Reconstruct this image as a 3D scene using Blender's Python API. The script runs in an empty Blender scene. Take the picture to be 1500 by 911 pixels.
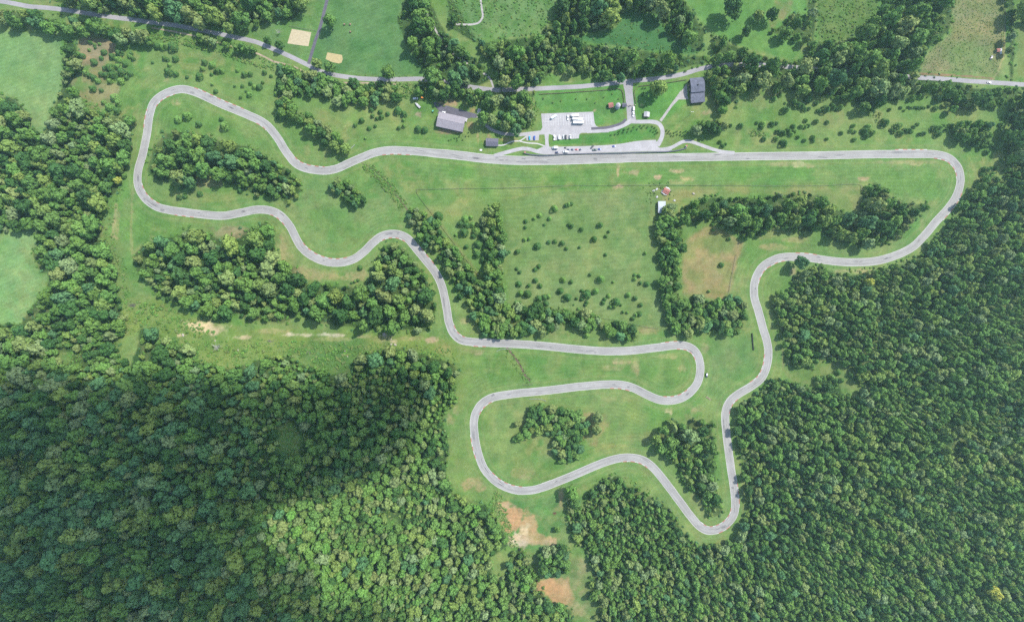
import bpy, bmesh, math, random
import numpy as np
from mathutils import Vector, Matrix

random.seed(11)
rng = np.random.default_rng(7)
scene = bpy.context.scene
col = scene.collection

# ---------------------------------------------------------------- survey scale
S = 0.75                 # metres on the ground per photo pixel
CAMH = 580.0             # drone height above the valley floor
CX, CY = 750.0, 455.5
K = 2.2                  # exposure factor between base colour and picture

def lin(c):
    return tuple(((v / 255.0) / 12.92 if v / 255.0 <= 0.04045 else ((v / 255.0 + 0.055) / 1.055) ** 2.4) for v in c)

def alb(*c):             # surface base colour from a sunlit sRGB reading
    return tuple(min(0.85, v / K) for v in lin(c))

# ---------------------------------------------------------------- track line
TRACK = [(208.5,228),(214.5,200),(219.5,167.5),(226,150),(241,138),(265,131),(285,135),(325,153),(362.5,168.5),(387.5,181),
(405,200),(421.5,226),(433.8,240),(449.4,247),(475,250.3),(492.5,247.5),(510,239.8),(530,231),(550,223.6),(570,220.5),(600,221.3),(640,224.8),
(673,228),(700,231.3),(720,233.3),(754,235.2),(801,235.2),(840,234.4),(900,232.3),(987,231),(1051,230),(1100,229.3),(1200,228),
(1275,226.3),(1345,225.9),(1372,226.6),(1391,232.5),(1404,247),(1407,263),(1404.5,278),(1399,291),(1388.8,305.5),(1371,325),(1353.8,345.5),
(1338,361),(1322.5,369.8),(1310,375),(1286,381.8),(1262.5,384),(1235,383.8),(1205,380.5),(1181,377),(1162.5,376.3),(1150,376.5),
(1137.5,379),(1125,385.2),(1117,391),(1109,403),(1104.7,418),(1105.5,438),(1111,456),(1117,478.5),(1123,498.5),(1125.5,518),
(1122,540),(1114,555),(1099,566.5),(1080,578),(1068,589.5),(1062.8,604),(1063,622),(1066,651),(1070.5,684),(1075,714),(1077,741),
(1074,755),(1063.3,768),(1048,775.8),(1036,776.5),(1025,770.5),(1012.5,756.5),(993.8,731.5),(973.8,705),(956,684),(943.5,674.8),
(928.8,670.3),(911,670.3),(893,674.5),(872.5,682),(841,695.5),(817.5,705),(797.5,712.8),(777.5,717.8),(760,718.2),(746,715),
(732.5,709),(718.8,697.8),(708,684),(700.8,664.8),(696,643.5),(694.2,618.5),(697,604.8),(705.5,591.8),(718.8,583),(749.5,577),
(800,572),(850,566),(889,563),(910,563.5),(927.5,568),(947.5,578),(966,585.3),(982.5,586.5),(999,582.5),(1012.5,573),(1021.8,560),
(1025.8,543.5),(1025,530),(1020,517),(1011,509),(1000,505.8),(986,506),(962.5,509),(925,513.3),(900,514.3),(875,513.8),(837.5,510.8),
(800,507),(765,504.3),(722.5,502.3),(689,500.6),(675,497.5),(664.5,488.5),(658,473.5),(655,456),(651,434.3),(646,415.5),(636,396.8),
(621,378),(607.5,361.5),(597.5,350),(585,343.8),(571,342.8),(557.5,347),(546,356),(532.5,369.3),(520,378.5),(503.8,384),(486,384.6),
(470,381),(453.8,373),(441,361.5),(432.5,346.8),(425.5,333),(416,320.5),(405,312),(392.5,308),(375,307.5),(350,312.3),(326,316.3),
(294,314),(271,311),(245,307.3),(228.8,302.5),(215.5,293.5),(206,281),(201.8,268),(202.5,249)]

def catmull(pts, closed=False, step=2.0):
    P = [np.array(p, float) for p in pts]
    n = len(P); out = []
    rngi = range(n if closed else n - 1)
    for i in rngi:
        if closed:
            p0, p1, p2, p3 = P[(i-1) % n], P[i], P[(i+1) % n], P[(i+2) % n]
        else:
            p0, p1, p2, p3 = P[max(i-1, 0)], P[i], P[i+1], P[min(i+2, n-1)]
        d = np.linalg.norm(p2 - p1); m = max(1, int(round(d / step)))
        # centripetal tangents
        t01 = max(np.linalg.norm(p1-p0)**.5, 1e-3); t12 = max(d**.5, 1e-3); t23 = max(np.linalg.norm(p3-p2)**.5, 1e-3)
        m1 = (p2-p1) if np.allclose(p0, p1) else (p1-p0)/t01 - (p2-p0)/(t01+t12) + (p2-p1)/t12
        m2 = (p2-p1) if np.allclose(p2, p3) else (p2-p1)/t12 - (p3-p1)/(t12+t23) + (p3-p2)/t23
        m1 = m1 * (1 if np.allclose(p0, p1) else t12); m2 = m2 * (1 if np.allclose(p2, p3) else t12)
        for k in range(m):
            t = k / m
            out.append((2*t**3-3*t**2+1)*p1 + (t**3-2*t**2+t)*m1 + (-2*t**3+3*t**2)*p2 + (t**3-t**2)*m2)
    if not closed: out.append(P[-1])
    return np.array(out)

TRK = catmull(TRACK, True, 2.2)
TRK_W = np.array([((p[0]-CX)*S, (CY-p[1])*S) for p in TRK])

# ---------------------------------------------------------------- terrain
HILLS = [(230,800,46,190),(40,650,20,130),(520,850,24,110),(1420,640,20,170),(1250,860,16,150),(950,900,10,90),(1560,430,14,110)]
def smooth(t):
    t = np.clip(t, 0, 1); return t*t*(3-2*t)
def height(x, y):
    x = np.asarray(x, float); y = np.asarray(y, float)
    px, py = x/S+CX, CY-y/S
    h = np.zeros_like(px)
    for (hx, hy, a, s) in HILLS:
        h += a*np.exp(-((px-hx)**2+(py-hy)**2)/(2*s*s))
    h = np.maximum(h-2.5, 0)
    d2 = np.full(px.shape, 1e12)
    for p in TRK[::7]:
        d2 = np.minimum(d2, (px-p[0])**2+(py-p[1])**2)
    h = h*smooth((np.sqrt(d2)-25)/110.0)
    return h*smooth((py-430)/150.0)                 # the upper valley floor is level

def W(px, py, up=0.0):
    """World x, y, ground z of a survey pixel for a thing whose middle is `up` metres above the ground."""
    z = 0.0
    for _ in range(4):
        f = (CAMH-z-up)/CAMH
        x, y = (px-CX)*S*f, (CY-py)*S*f
        z = float(height(np.array([x]), np.array([y]))[0])
    return x, y, z
def Wv(px, py, up):
    px = np.asarray(px, float); py = np.asarray(py, float); z = np.zeros_like(px)
    for _ in range(4):
        f = (CAMH-z-up)/CAMH
        x, y = (px-CX)*S*f, (CY-py)*S*f
        z = height(x, y)
    return x, y, z

# ---------------------------------------------------------------- noise and masks on the survey
def vnoise(x, y, scale, seed):
    r = np.random.default_rng(seed)
    T = r.random((64, 64))
    u, v = x/scale, y/scale
    i, j = np.floor(u).astype(int), np.floor(v).astype(int)
    fu, fv = smooth(u-i), smooth(v-j)
    a = T[i % 64, j % 64]; b = T[(i+1) % 64, j % 64]; c = T[i % 64, (j+1) % 64]; d = T[(i+1) % 64, (j+1) % 64]
    return (a*(1-fu)+b*fu)*(1-fv)+(c*(1-fu)+d*fu)*fv
def fbm(x, y, scale, seed, octv=3):
    s = 0; a = 1; t = 0
    for o in range(octv):
        s = s + a*vnoise(x, y, scale/2**o, seed+o*17); t += a; a *= .55
    return s/t
def sdist(px, py, poly):
    """Signed distance (inside positive) of points to a polygon, in pixels."""
    poly = np.asarray(poly, float); n = len(poly)
    d2 = np.full(px.shape, 1e12); ins = np.zeros(px.shape, bool)
    for i in range(n):
        ax, ay = poly[i]; bx, by = poly[(i+1) % n]
        ex, ey = bx-ax, by-ay
        wx, wy = px-ax, py-ay
        t = np.clip((wx*ex+wy*ey)/max(ex*ex+ey*ey, 1e-9), 0, 1)
        d2 = np.minimum(d2, (wx-t*ex)**2+(wy-t*ey)**2)
        c = ((ay <= py) != (by <= py))
        if abs(ey) > 1e-9:
            ins ^= c & (px < ax+(py-ay)*ex/ey)
    return np.where(ins, np.sqrt(d2), -np.sqrt(d2))
def ldist(px, py, line):
    line = np.asarray(line, float); d2 = np.full(np.shape(px), 1e12)
    for i in range(len(line)-1):
        ax, ay = line[i]; ex, ey = line[i+1]-line[i]
        wx, wy = px-ax, py-ay
        t = np.clip((wx*ex+wy*ey)/max(ex*ex+ey*ey, 1e-9), 0, 1)
        d2 = np.minimum(d2, (wx-t*ex)**2+(wy-t*ey)**2)
    return np.sqrt(d2)

# ---------------------------------------------------------------- materials
def nt(name):
    m = bpy.data.materials.new(name); m.use_nodes = True
    t = m.node_tree; t.nodes.clear()
    out = t.nodes.new('ShaderNodeOutputMaterial'); b = t.nodes.new('ShaderNodeBsdfPrincipled')
    t.links.new(b.outputs[0], out.inputs[0])
    return m, t, b
def N(t, typ, **kw):
    n = t.nodes.new(typ)
    for k, v in kw.items():
        if k.startswith('i_'):
            n.inputs[k[2:].replace('_', ' ')].default_value = v
        else: setattr(n, k, v)
    return n
def mix(t, a, b, fac, blend='MIX'):
    n = t.nodes.new('ShaderNodeMix'); n.data_type = 'RGBA'; n.blend_type = blend
    for sock, v in ((n.inputs[0], fac), (n.inputs[6], a), (n.inputs[7], b)):
        if isinstance(v, bpy.types.NodeSocket): t.links.new(v, sock)
        elif isinstance(v, (int, float)): sock.default_value = v if sock is n.inputs[0] else (v, v, v, 1)
        else: sock.default_value = (*v[:3], 1)
    return n.outputs[2]
def ramp(t, src, lo, hi, a=0.0, b=1.0):
    n = t.nodes.new('ShaderNodeMapRange'); n.interpolation_type = 'SMOOTHSTEP'
    t.links.new(src, n.inputs[0])
    for k, v in zip((1, 2, 3, 4), (lo, hi, a, b)): n.inputs[k].default_value = v
    return n.outputs[0]
def noise(t, scale, detail=3.0, rough=.6, vec=None):
    n = t.nodes.new('ShaderNodeTexNoise'); n.inputs['Scale'].default_value = scale
    n.inputs['Detail'].default_value = detail; n.inputs['Roughness'].default_value = rough
    if vec is not None: t.links.new(vec, n.inputs['Vector'])
    return n.outputs[0]
def geopos(t):
    return t.nodes.new('ShaderNodeNewGeometry').outputs['Position']
def objpos(t):
    return t.nodes.new('ShaderNodeTexCoord').outputs['Object']

def surface(name, c, rough=.8, amount=.35, scale=.8, metal=0.0, world=False, tint=None, spec=.3):
    """Base colour c broken up by two sizes of noise (wear, dust, weather)."""
    m, t, b = nt(name)
    v = geopos(t) if world else objpos(t)
    f1 = noise(t, scale, 4, .65, v); f2 = noise(t, scale*6.3, 2, .6, v)
    dark = tuple(x*(1-amount) for x in c); light = tuple(min(.9, x*(1+amount*.6)) for x in c)
    base = mix(t, dark, light, ramp(t, f1, .3, .7))
    base = mix(t, base, tint or dark, ramp(t, f2, .52, .8, 0, .5))
    t.links.new(base, b.inputs['Base Color']); b.inputs['Roughness'].default_value = rough
    b.inputs['Metallic'].default_value = metal; b.inputs['Specular IOR Level'].default_value = spec
    return m

# ---------------------------------------------------------------- mesh builder
class MB:
    def __init__(s): s.v = []; s.f = []; s.m = []; s.uv = []
    def face(s, pts, mi=0, uv=None):
        i = len(s.v); s.v += [tuple(map(float, p)) for p in pts]; s.f.append(tuple(range(i, i+len(pts)))); s.m.append(mi); s.uv.append(uv)
    def mesh(s, vs, fs, mi=0):
        i = len(s.v); s.v += [tuple(map(float, p)) for p in vs]
        for f in fs: s.f.append(tuple(i+k for k in f)); s.m.append(mi); s.uv.append(None)
    def box(s, x0, x1, y0, y1, z0, z1, mi=0, tx=0, ty=0):
        """Box; the top may be drawn in by tx, ty on each side."""
        vs = [(x0,y0,z0),(x1,y0,z0),(x1,y1,z0),(x0,y1,z0),(x0+tx,y0+ty,z1),(x1-tx,y0+ty,z1),(x1-tx,y1-ty,z1),(x0+tx,y1-ty,z1)]
        s.mesh(vs, [(3,2,1,0),(4,5,6,7),(0,1,5,4),(1,2,6,5),(2,3,7,6),(3,0,4,7)], mi)
    def tube(s, a, b, r0, r1=None, n=8, mi=0):
        a, b = Vector(a), Vector(b); r1 = r0 if r1 is None else r1
        d = (b-a).normalized(); u = d.orthogonal().normalized(); w = d.cross(u)
        vs = [a+(u*math.cos(k*2*math.pi/n)+w*math.sin(k*2*math.pi/n))*r0 for k in range(n)] + [b+(u*math.cos(k*2*math.pi/n)+w*math.sin(k*2*math.pi/n))*r1 for k in range(n)]
        s.mesh(vs, [(k,(k+1)%n,n+(k+1)%n,n+k) for k in range(n)]+[tuple(range(n-1,-1,-1)), tuple(range(n,2*n))], mi)
    def lathe(s, prof, n=16, mi=0, c=(0,0)):
        vs = []; fs = []
        for (r, z) in prof:
            vs += [(c[0]+r*math.cos(k*2*math.pi/n), c[1]+r*math.sin(k*2*math.pi/n), z) for k in range(n)]
        for j in range(len(prof)-1):
            fs += [(j*n+k, j*n+(k+1)%n, (j+1)*n+(k+1)%n, (j+1)*n+k) for k in range(n)]
        fs += [tuple(range(n-1,-1,-1)), tuple(range((len(prof)-1)*n, len(prof)*n))]
        s.mesh(vs, fs, mi)
    def prism(s, prof, y0, y1, mi=0, inset=0.0):
        """Side profile (x, z) carried from y0 to y1."""
        n = len(prof)
        vs = [(x, y0, z) for x, z in prof]+[(x, y1, z) for x, z in prof]
        s.mesh(vs, [(k, (k+1) % n, n+(k+1) % n, n+k) for k in range(n)]+[tuple(range(n-1, -1, -1)), tuple(range(n, 2*n))], mi)
    def data(s, name, mats, smoothed=False):
        me = bpy.data.meshes.new(name); me.from_pydata(s.v, [], s.f)
        for m in mats: me.materials.append(m)
        if any(s.m): me.polygons.foreach_set('material_index', s.m)
        if any(u is not None for u in s.uv):
            ul = me.uv_layers.new(name='UVMap'); flat = []
            for f, u in zip(s.f, s.uv): flat += [c for q in (u if u is not None else [(0, 0)]*len(f)) for c in q]
            ul.data.foreach_set('uv', flat)
        if smoothed: me.polygons.foreach_set('use_smooth', [True]*len(s.f))
        me.update(); return me
    def build(s, name, mats, parent=None, smoothed=False, bevel=0.0):
        mats = mats if isinstance(mats, (list, tuple)) else [mats]
        o = bpy.data.objects.new(name, s.data(name, mats, smoothed)); col.objects.link(o)
        if parent is not None: o.parent = parent
        else:
            pass
        if bevel:
            md = o.modifiers.new('Bevel', 'BEVEL'); md.width = bevel; md.segments = 2; md.limit_method = 'ANGLE'
        return o

def tag(o, label=None, cat=None, group=None, kind=None):
    if label: o['label'] = label
    if cat: o['category'] = cat
    if group: o['group'] = group
    if kind: o['kind'] = kind
    return o
def empty(name, loc, rz, label, cat, group=None):
    o = bpy.data.objects.new(name, None); col.objects.link(o)
    o.empty_display_size = .5; o.location = loc; o.rotation_euler = (0, 0, rz)
    return tag(o, label, cat, group)
KIDS = {}
def kids(o):
    return [c for c in bpy.data.objects if c.parent is o]
def copy_tree(o, parent=None, tree=None):
    c = o.copy(); col.objects.link(c)
    if parent is not None: c.parent = parent
    for ch in (tree or kids)(o): copy_tree(ch, c, tree)
    return c
EXPOSURE = 0.99
# ================================================================ woods (outlines in survey pixels)
M0, M1, T0, T1 = -115, 1615, -105, 1016
WOODS = {  # name: (kind mix of cedar, spacing px, crown radius px, outline)
 'left_wood': (.05, 12.2, 5.5, [(M0,132),(20,140),(38,160),(45,185),(62,199),(72,167),(88,130),(92,90),(93,60),(108,58),(117,75),(118,105),(124,128),(122,150),(137,164),(170,168),(198,174),(194,186),(189,228),(184,258),(170,285),(152,300),(146,330),(152,352),(165,372),(168,400),(175,440),(184,472),(176,500),(172,515),(186,528),(205,535),(206,480),(215,477),(232,492),(262,497),(280,505),(290,525),(318,532),(345,535),(372,530),(376,560),(390,700),(390,911),(390,T1),(M0,T1),(M0,478),(33,472),(44,448),(64,426),(72,398),(60,402),(46,378),(51,352),(48,334),(20,338),(M0,348)]),
 'mid_wood': (.35, 9.6, 4.2, [(372,530),(390,520),(425,518),(455,533),(480,545),(512,546),(522,522),(545,512),(570,508),(600,512),(640,522),(666,530),(674,545),(668,560),(672,590),(656,602),(651,620),(658,642),(660,656),(655,684),(660,702),(665,722),(690,735),(714,735),(733,765),(746,798),(737,806),(722,815),(720,840),(735,845),(745,812),(760,800),(776,812),(790,846),(798,872),(804,882),(836,888),(840,906),(850,T1),(390,T1),(390,700),(376,560)]),
 'right_wood': (.5, 8.3, 3.7, [(828,716),(838,712),(848,735),(852,745),(868,709),(890,700),(907,692),(914,706),(935,713),(955,726),(985,746),(1003,776),(1018,796),(1050,797),(1082,788),(1090,762),(1097,740),(1089,700),(1084,660),(1074,625),(1078,602),(1092,585),(1125,562),(1135,548),(1150,556),(1170,560),(1186,566),(1200,552),(1225,552),(1230,576),(1255,577),(1270,570),(1252,560),(1257,540),(1235,536),(1225,530),(1200,530),(1190,539),(1165,540),(1152,530),(1146,500),(1140,470),(1130,448),(1134,434),(1150,425),(1163,405),(1170,398),(1205,388),(1212,394),(1232,400),(1265,399),(1287,392),(1312,386),(1337,380),(1358,366),(1362,353),(1388,330),(1402,307),(1416,287),(1437,264),(1450,247),(1465,262),(1478,240),(M1,240),(M1,T1),(855,T1),(868,905),(880,896),(872,884),(858,870),(865,842),(862,819),(852,806),(836,790),(830,760)]),
 'right_edge_wood': (.1, 11, 6.4, [(1476,240),(1472,207),(1476,185),(1476,162),(1500,128),(M1,132),(M1,240)]),
 'road_wood': (.12, 11, 6.4, [(1074,160),(1086,140),(1100,131),(1125,132),(1162,135),(1207,144),(1250,146),(1259,160),(1272,166),(1285,160),(1300,150),(1350,144),(1375,147),(1390,161),(1408,165),(1445,156),(1474,154),(1498,138),(1500,129),(1440,128),(1424,128),(1400,112),(1345,106),(1338,95),(1250,62),(1194,58),(1198,0),(1196,T0),(1184,T0),(1181,8),(1184,48),(1172,16),(1160,20),(1132,44),(1128,50),(1150,55),(1180,60),(1190,72),(1160,92),(1125,84),(1080,66),(1062,56),(1045,50),(1042,70),(1046,92),(1075,96),(1072,120)]),
 'field_edge_wood': (0, 10, 6, [(1474,T0),(1489,T0),(1488,0),(1487,40),(1488,80),(1486,116),(1476,117),(1477,70),(1475,30),(1473,0)]),
 'corner_wood': (0, 10, 6, [(1490,8),(1500,0),(1500,T0),(M1,T0),(M1,34),(1498,36)]),
 'lane_wood': (.05, 10, 5.2, [(641,48),(652,44),(672,62),(700,88),(716,112),(706,118),(690,104),(662,80),(648,64)]),
 'cedar_stand': (.9, 11, 6.2, [(1195,66),(1240,60),(1265,42),(1284,18),(1298,0),(1298,T0),(1395,T0),(1397,30),(1390,50),(1362,72),(1355,95),(1345,106),(1290,100)]),
 'top_left_wood': (.05, 12, 7, [(70,T0),(70,0),(80,5),(100,11),(140,17),(170,24),(210,30),(240,36),(280,41),(318,44),(350,50),(356,46),(362,34),(380,40),(405,32),(430,31),(440,20),(446,0),(446,T0)]),
 'valley_wood': (.12, 11, 6.2, [(597,T0),(597,0),(584,30),(600,70),(620,98),(640,112),(662,122),(690,124),(714,118),(708,102),(685,88),(667,70),(652,52),(640,32),(628,8),(626,T0),(640,T0),(657,0),(661,20),(656,36),(690,56),(716,60),(752,55),(790,50),(812,24),(816,0),(816,T0),(1002,T0),(1002,0),(1012,10),(1022,30),(1036,46),(1030,74),(1016,78),(998,62),(980,52),(963,26),(925,12),(910,20),(902,40),(862,52),(846,52),(854,62),(880,66),(905,68),(950,74),(985,78),(1018,82),(1040,80),(1044,94),(1000,103),(960,110),(915,118),(880,118),(865,111),(828,107),(808,106),(798,118),(775,126),(760,131),(742,130),(722,118),(712,98),(720,112),(724,126),(736,130)]),
 'loop_wood': (.15, 10.5, 6.0, [(216,235),(220,213),(240,194),(260,190),(300,195),(325,204),(357,210),(374,216),(400,234),(420,246),(441,264),(442,281),(431,296),(416,303),(408,292),(400,288),(375,287),(350,277),(325,264),(300,262),(277,275),(265,280),(258,273),(242,272),(222,264),(212,250)]),
 'southwest_wood': (.15, 10.8, 6.2, [(195,370),(207,356),(237,348),(260,343),(277,331),(290,334),(317,346),(327,349),(350,336),(374,330),(390,324),(404,334),(402,353),(412,383),(425,389),(441,392),(443,405),(452,415),(487,415),(512,418),(535,419),(541,403),(545,388),(555,368),(566,354),(580,353),(592,364),(610,384),(626,403),(632,425),(640,453),(641,466),(631,484),(614,488),(587,487),(550,484),(500,481),(482,475),(462,474),(440,466),(412,477),(390,470),(362,474),(350,462),(320,470),(292,464),(276,452),(250,443),(232,435),(220,425),(207,408),(196,398)]),
 'east_wood': (.3, 9.6, 5.5, [(997,333),(993,315),(1003,300),(1025,289),(1050,287),(1075,290),(1105,289),(1137,284),(1160,282),(1200,285),(1220,300),(1235,310),(1245,313),(1262,308),(1262,290),(1268,275),(1280,266),(1297,274),(1312,292),(1340,297),(1359,298),(1360,306),(1348,314),(1335,328),(1324,347),(1305,358),(1287,359),(1275,366),(1255,361),(1225,357),(1210,349),(1200,343),(1175,342),(1145,335),(1125,338),(1124,341),(1100,352),(1083,347),(1071,337),(1056,335),(1050,326),(1032,324),(1014,332)]),
 'triangle_wood': (.35, 9.4, 5.3, [(955,642),(975,617),(985,612),(1000,622),(1010,612),(1025,615),(1045,617),(1048,640),(1050,684),(1052,720),(1061,745),(1055,757),(1040,757),(1026,735),(1006,715),(986,680),(966,665),(956,655)]),
}
WOOD_HOLES = [
 [(414,622),(436,616),(452,640),(446,662),(426,672),(410,652)], [(26,668),(44,676),(38,694),(22,690)], [(90,518),(120,512),(122,532),(100,536)], [(560,742),(585,752),(592,772),(570,764)], [(140,800),(158,798),(160,816),(146,818)], [(1395,650),(1404,640),(1412,660),(1402,672)],  # glades inside the woods
 [(100,118),(150,95),(160,128),(175,150),(140,162),(118,150)],
 [(1155,0),(1135,0),(1125,20),(1130,40),(1150,28),(1165,8)],
]
# small copses and hedgerows whose trees stand out one by one: (where, kind mix of cedar, spacing, radius, outline)
COPSES = [
 ('the bean shaped copse inside the track', 0, 7.2, 4.6, [(485,272),(498,266),(510,267),(524,279),(533,290),(531,298),(520,301),(505,291),(492,282)]),
 ('the slanting hedgerow above the lower bend', 0, 9.6, 5.3, [(597,312),(601,306),(616,309),(640,330),(652,348),(667,364),(687,389),(702,414),(714,428),(724,456),(690,452),(675,436),(659,402),(643,372),(628,362),(613,343)]),
 ('the tall tree line left of the pasture', 0, 10.5, 6.3, [(708,312),(716,301),(724,300),(731,320),(735,342),(735,380),(739,420),(740,452),(724,455),(714,420),(712,380),(709,345)]),
 ('the tree belt under the pasture', 0, 11, 6.4, [(690,455),(724,456),(742,452),(760,450),(790,450),(820,452),(850,458),(870,462),(882,470),(905,475),(924,482),(934,492),(928,500),(905,495),(890,488),(870,479),(845,479),(836,475),(808,478),(800,485),(770,489),(750,494),(725,494),(708,488),(698,468)]),
 ('the tree line right of the pasture', 0, 11.5, 6.7, [(966,314),(974,304),(985,306),(994,335),(1000,350),(996,368),(996,390),(991,423),(999,440),(1017,436),(1035,445),(1060,440),(1076,432),(1089,442),(1092,460),(1080,488),(1060,485),(1030,485),(1000,489),(987,478),(978,465),(976,450),(974,415),(966,378),(966,340)]),
 ('the hedgerow between lawn and top left bend', 0, 11, 6.4, [(412,142),(430,146),(433,163),(450,170),(465,181),(478,191),(495,202),(507,219),(503,221),(488,216),(470,203),(455,189),(440,178),(417,170),(409,156)]),
 ('the tree belt below the upper road', 0, 11, 6.2, [(408,97),(420,95),(445,107),(475,112),(500,120),(520,122),(550,127),(560,121),(583,131),(580,143),(550,145),(520,149),(490,147),(460,138),(440,140),(425,142),(410,138),(409,125)]),
 ('the roadside trees above the grey barn', 0, 12, 7, [(612,120),(628,119),(645,123),(660,128),(680,128),(708,138),(730,136),(760,134),(783,136),(782,144),(765,155),(735,154),(712,150),(690,145),(665,142),(640,139),(612,133)]),
 ('the trees between grey barn and parking', 0, 12, 7, [(706,164),(722,168),(745,170),(758,160),(775,162),(778,175),(772,186),(752,190),(735,188),(715,182),(706,174)]),
 ('the trees behind the black barn', 0, 10.5, 6, [(1038,98),(1052,103),(1066,98),(1070,118),(1072,135),(1062,160),(1056,162),(1047,150),(1042,136),(1038,120)]),
 ('the tree belt along the top left field', 0, 12, 7.2, [(M0,14),(0,14),(40,20),(78,28),(92,32),(100,46),(88,46),(60,36),(0,32),(M0,32)]),
 ('the belt above the brown clearings', 0, 12, 7.2, [(100,30),(130,30),(160,36),(190,44),(212,52),(218,60),(208,64),(185,62),(165,58),(140,50),(112,48)]),
 ('the upper inner copse of the lower loop', .2, 9.5, 5.6, [(778,594),(790,589),(800,598),(812,601),(820,596),(832,604),(848,604),(858,612),(860,630),(855,646),(845,648),(852,662),(848,670),(836,676),(820,676),(813,668),(812,646),(800,632),(780,632),(764,644),(752,650),(764,632),(776,612)]),
 ('the two trees right of the sapling rows', 0, 11, 6.4, [(1020,184),(1032,179),(1050,175),(1061,183),(1057,190),(1034,192),(1022,191)]),
 ('the copse by the far right bend', .3, 9.5, 5.4, [(1398,182),(1420,180),(1448,181),(1450,195),(1447,212),(1437,218),(1424,203),(1402,198)]),
 ('the verge trees left of the creek', 0, 9.5, 5, [(275,46),(292,50),(300,50),(330,58),(372,74),(372,80),(330,66),(300,57)]),
 ('the copse under the sandy clearing', .2, 11, 6.5, [(790,815),(805,808),(825,803),(832,815),(832,838),(818,842),(800,840),(790,832)]),
]

# ================================================================ ground sheet
xs = np.concatenate([[-9000,-4000,-2000,-1200,-860],np.arange(-700,700.1,1.3),[860,1200,2000,4000,9000]])
ys = np.concatenate([[-9000,-4000,-2000,-1000,-640],np.arange(-475,475.1,1.3),[640,1000,2000,4000,9000]])
GX, GY = np.meshgrid(xs, ys); gx, gy = GX.ravel(), GY.ravel()
gz = height(gx, gy)
gpx, gpy = gx/S+CX, CY-gy/S
gc = np.zeros((gx.size, 3)); GK = np.array([.98, .96, .81])
def A(c): return np.array(alb(*c))*(GK if c[1] > c[0] else np.array([.98, .97, .93]))
n1 = fbm(gpx, gpy, 46, 1); n2 = fbm(gpx, gpy, 13, 5); n3 = fbm(gpx, gpy, 150, 9)
wgt = smooth((n1-.3)/.4)[:, None]; w2 = smooth((n2-.35)/.35)[:, None]
gc[:] = A((104,150,78))*(1-wgt)+A((132,160,98))*wgt
gc = gc*(1-.3*w2)+A((122,156,92))*.3*w2
dryw = (smooth((fbm(gpx, gpy, 34, 211)-.52)/.16)*smooth((fbm(gpx, gpy, 9, 212)-.3)/.3)*.55)[:, None]
gc = gc*(1-dryw)+A((158,164,112))*dryw
def paint(poly, c, soft=4.0, rag=5.0, amt=1.0, c2=None, sc=12, seed=3):
    global gc
    p = np.asarray(poly, float); x0, y0 = p.min(0)-soft-rag-4; x1, y1 = p.max(0)+soft+rag+4
    k = np.where((gpx > x0) & (gpx < x1) & (gpy > y0) & (gpy < y1))[0]
    if not len(k): return
    d = sdist(gpx[k], gpy[k], poly)+(fbm(gpx[k], gpy[k], sc, seed)-.5)*2*rag
    w = (smooth((d+soft)/(2*soft))*amt)[:, None]
    cc = A(c)
    if c2 is not None:
        q = smooth((fbm(gpx[k], gpy[k], sc*1.3, seed+40)-.35)/.3)[:, None]; cc = cc*(1-q)+A(c2)*q
    gc[k] = gc[k]*(1-w)+cc*w
def spot(cx, cy, rx, ry, c, amt=.9, rot=0, seed=1, rag=.5, sc=5):
    global gc
    R = max(rx, ry)*1.8
    k = np.where((abs(gpx-cx) < R) & (abs(gpy-cy) < R))[0]
    if not len(k): return
    dx, dy = gpx[k]-cx, gpy[k]-cy; a = math.radians(rot)
    u, v = dx*math.cos(a)+dy*math.sin(a), -dx*math.sin(a)+dy*math.cos(a)
    d = np.sqrt((u/rx)**2+(v/ry)**2)+(fbm(gpx[k], gpy[k], max(sc, R*.35), seed)-.5)*2.4*rag
    w = (smooth((1.2-d)/.6)*amt*(.45+.55*smooth((fbm(gpx[k], gpy[k], 3.2, seed+5)-.3)/.25)))[:, None]
    gc[k] = gc[k]*(1-w)+A(c)*w
def streak(line, wd, c, amt=.8, seed=2, rag=.8):
    global gc
    p = np.asarray(line, float); x0, y0 = p.min(0)-wd*3; x1, y1 = p.max(0)+wd*3
    k = np.where((gpx > x0) & (gpx < x1) & (gpy > y0) & (gpy < y1))[0]
    if not len(k): return
    d = ldist(gpx[k], gpy[k], p)/wd+(fbm(gpx[k], gpy[k], 6, seed)-.5)*2*rag
    w = (smooth((1.2-d)/.6)*amt)[:, None]
    gc[k] = gc[k]*(1-w)+A(c)*w

def shrink(poly, k):
    p = np.asarray(poly, float); n_ = len(p); a_ = p[:, 0]*np.roll(p[:, 1], -1)-np.roll(p[:, 0], -1)*p[:, 1]; sg = np.sign(a_.sum())
    d = np.roll(p, -1, 0)-np.roll(p, 1, 0); d /= np.maximum(np.linalg.norm(d, axis=1), 1e-6)[:, None]
    return p+np.stack([-d[:, 1], d[:, 0]], 1)*k*sg
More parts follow.
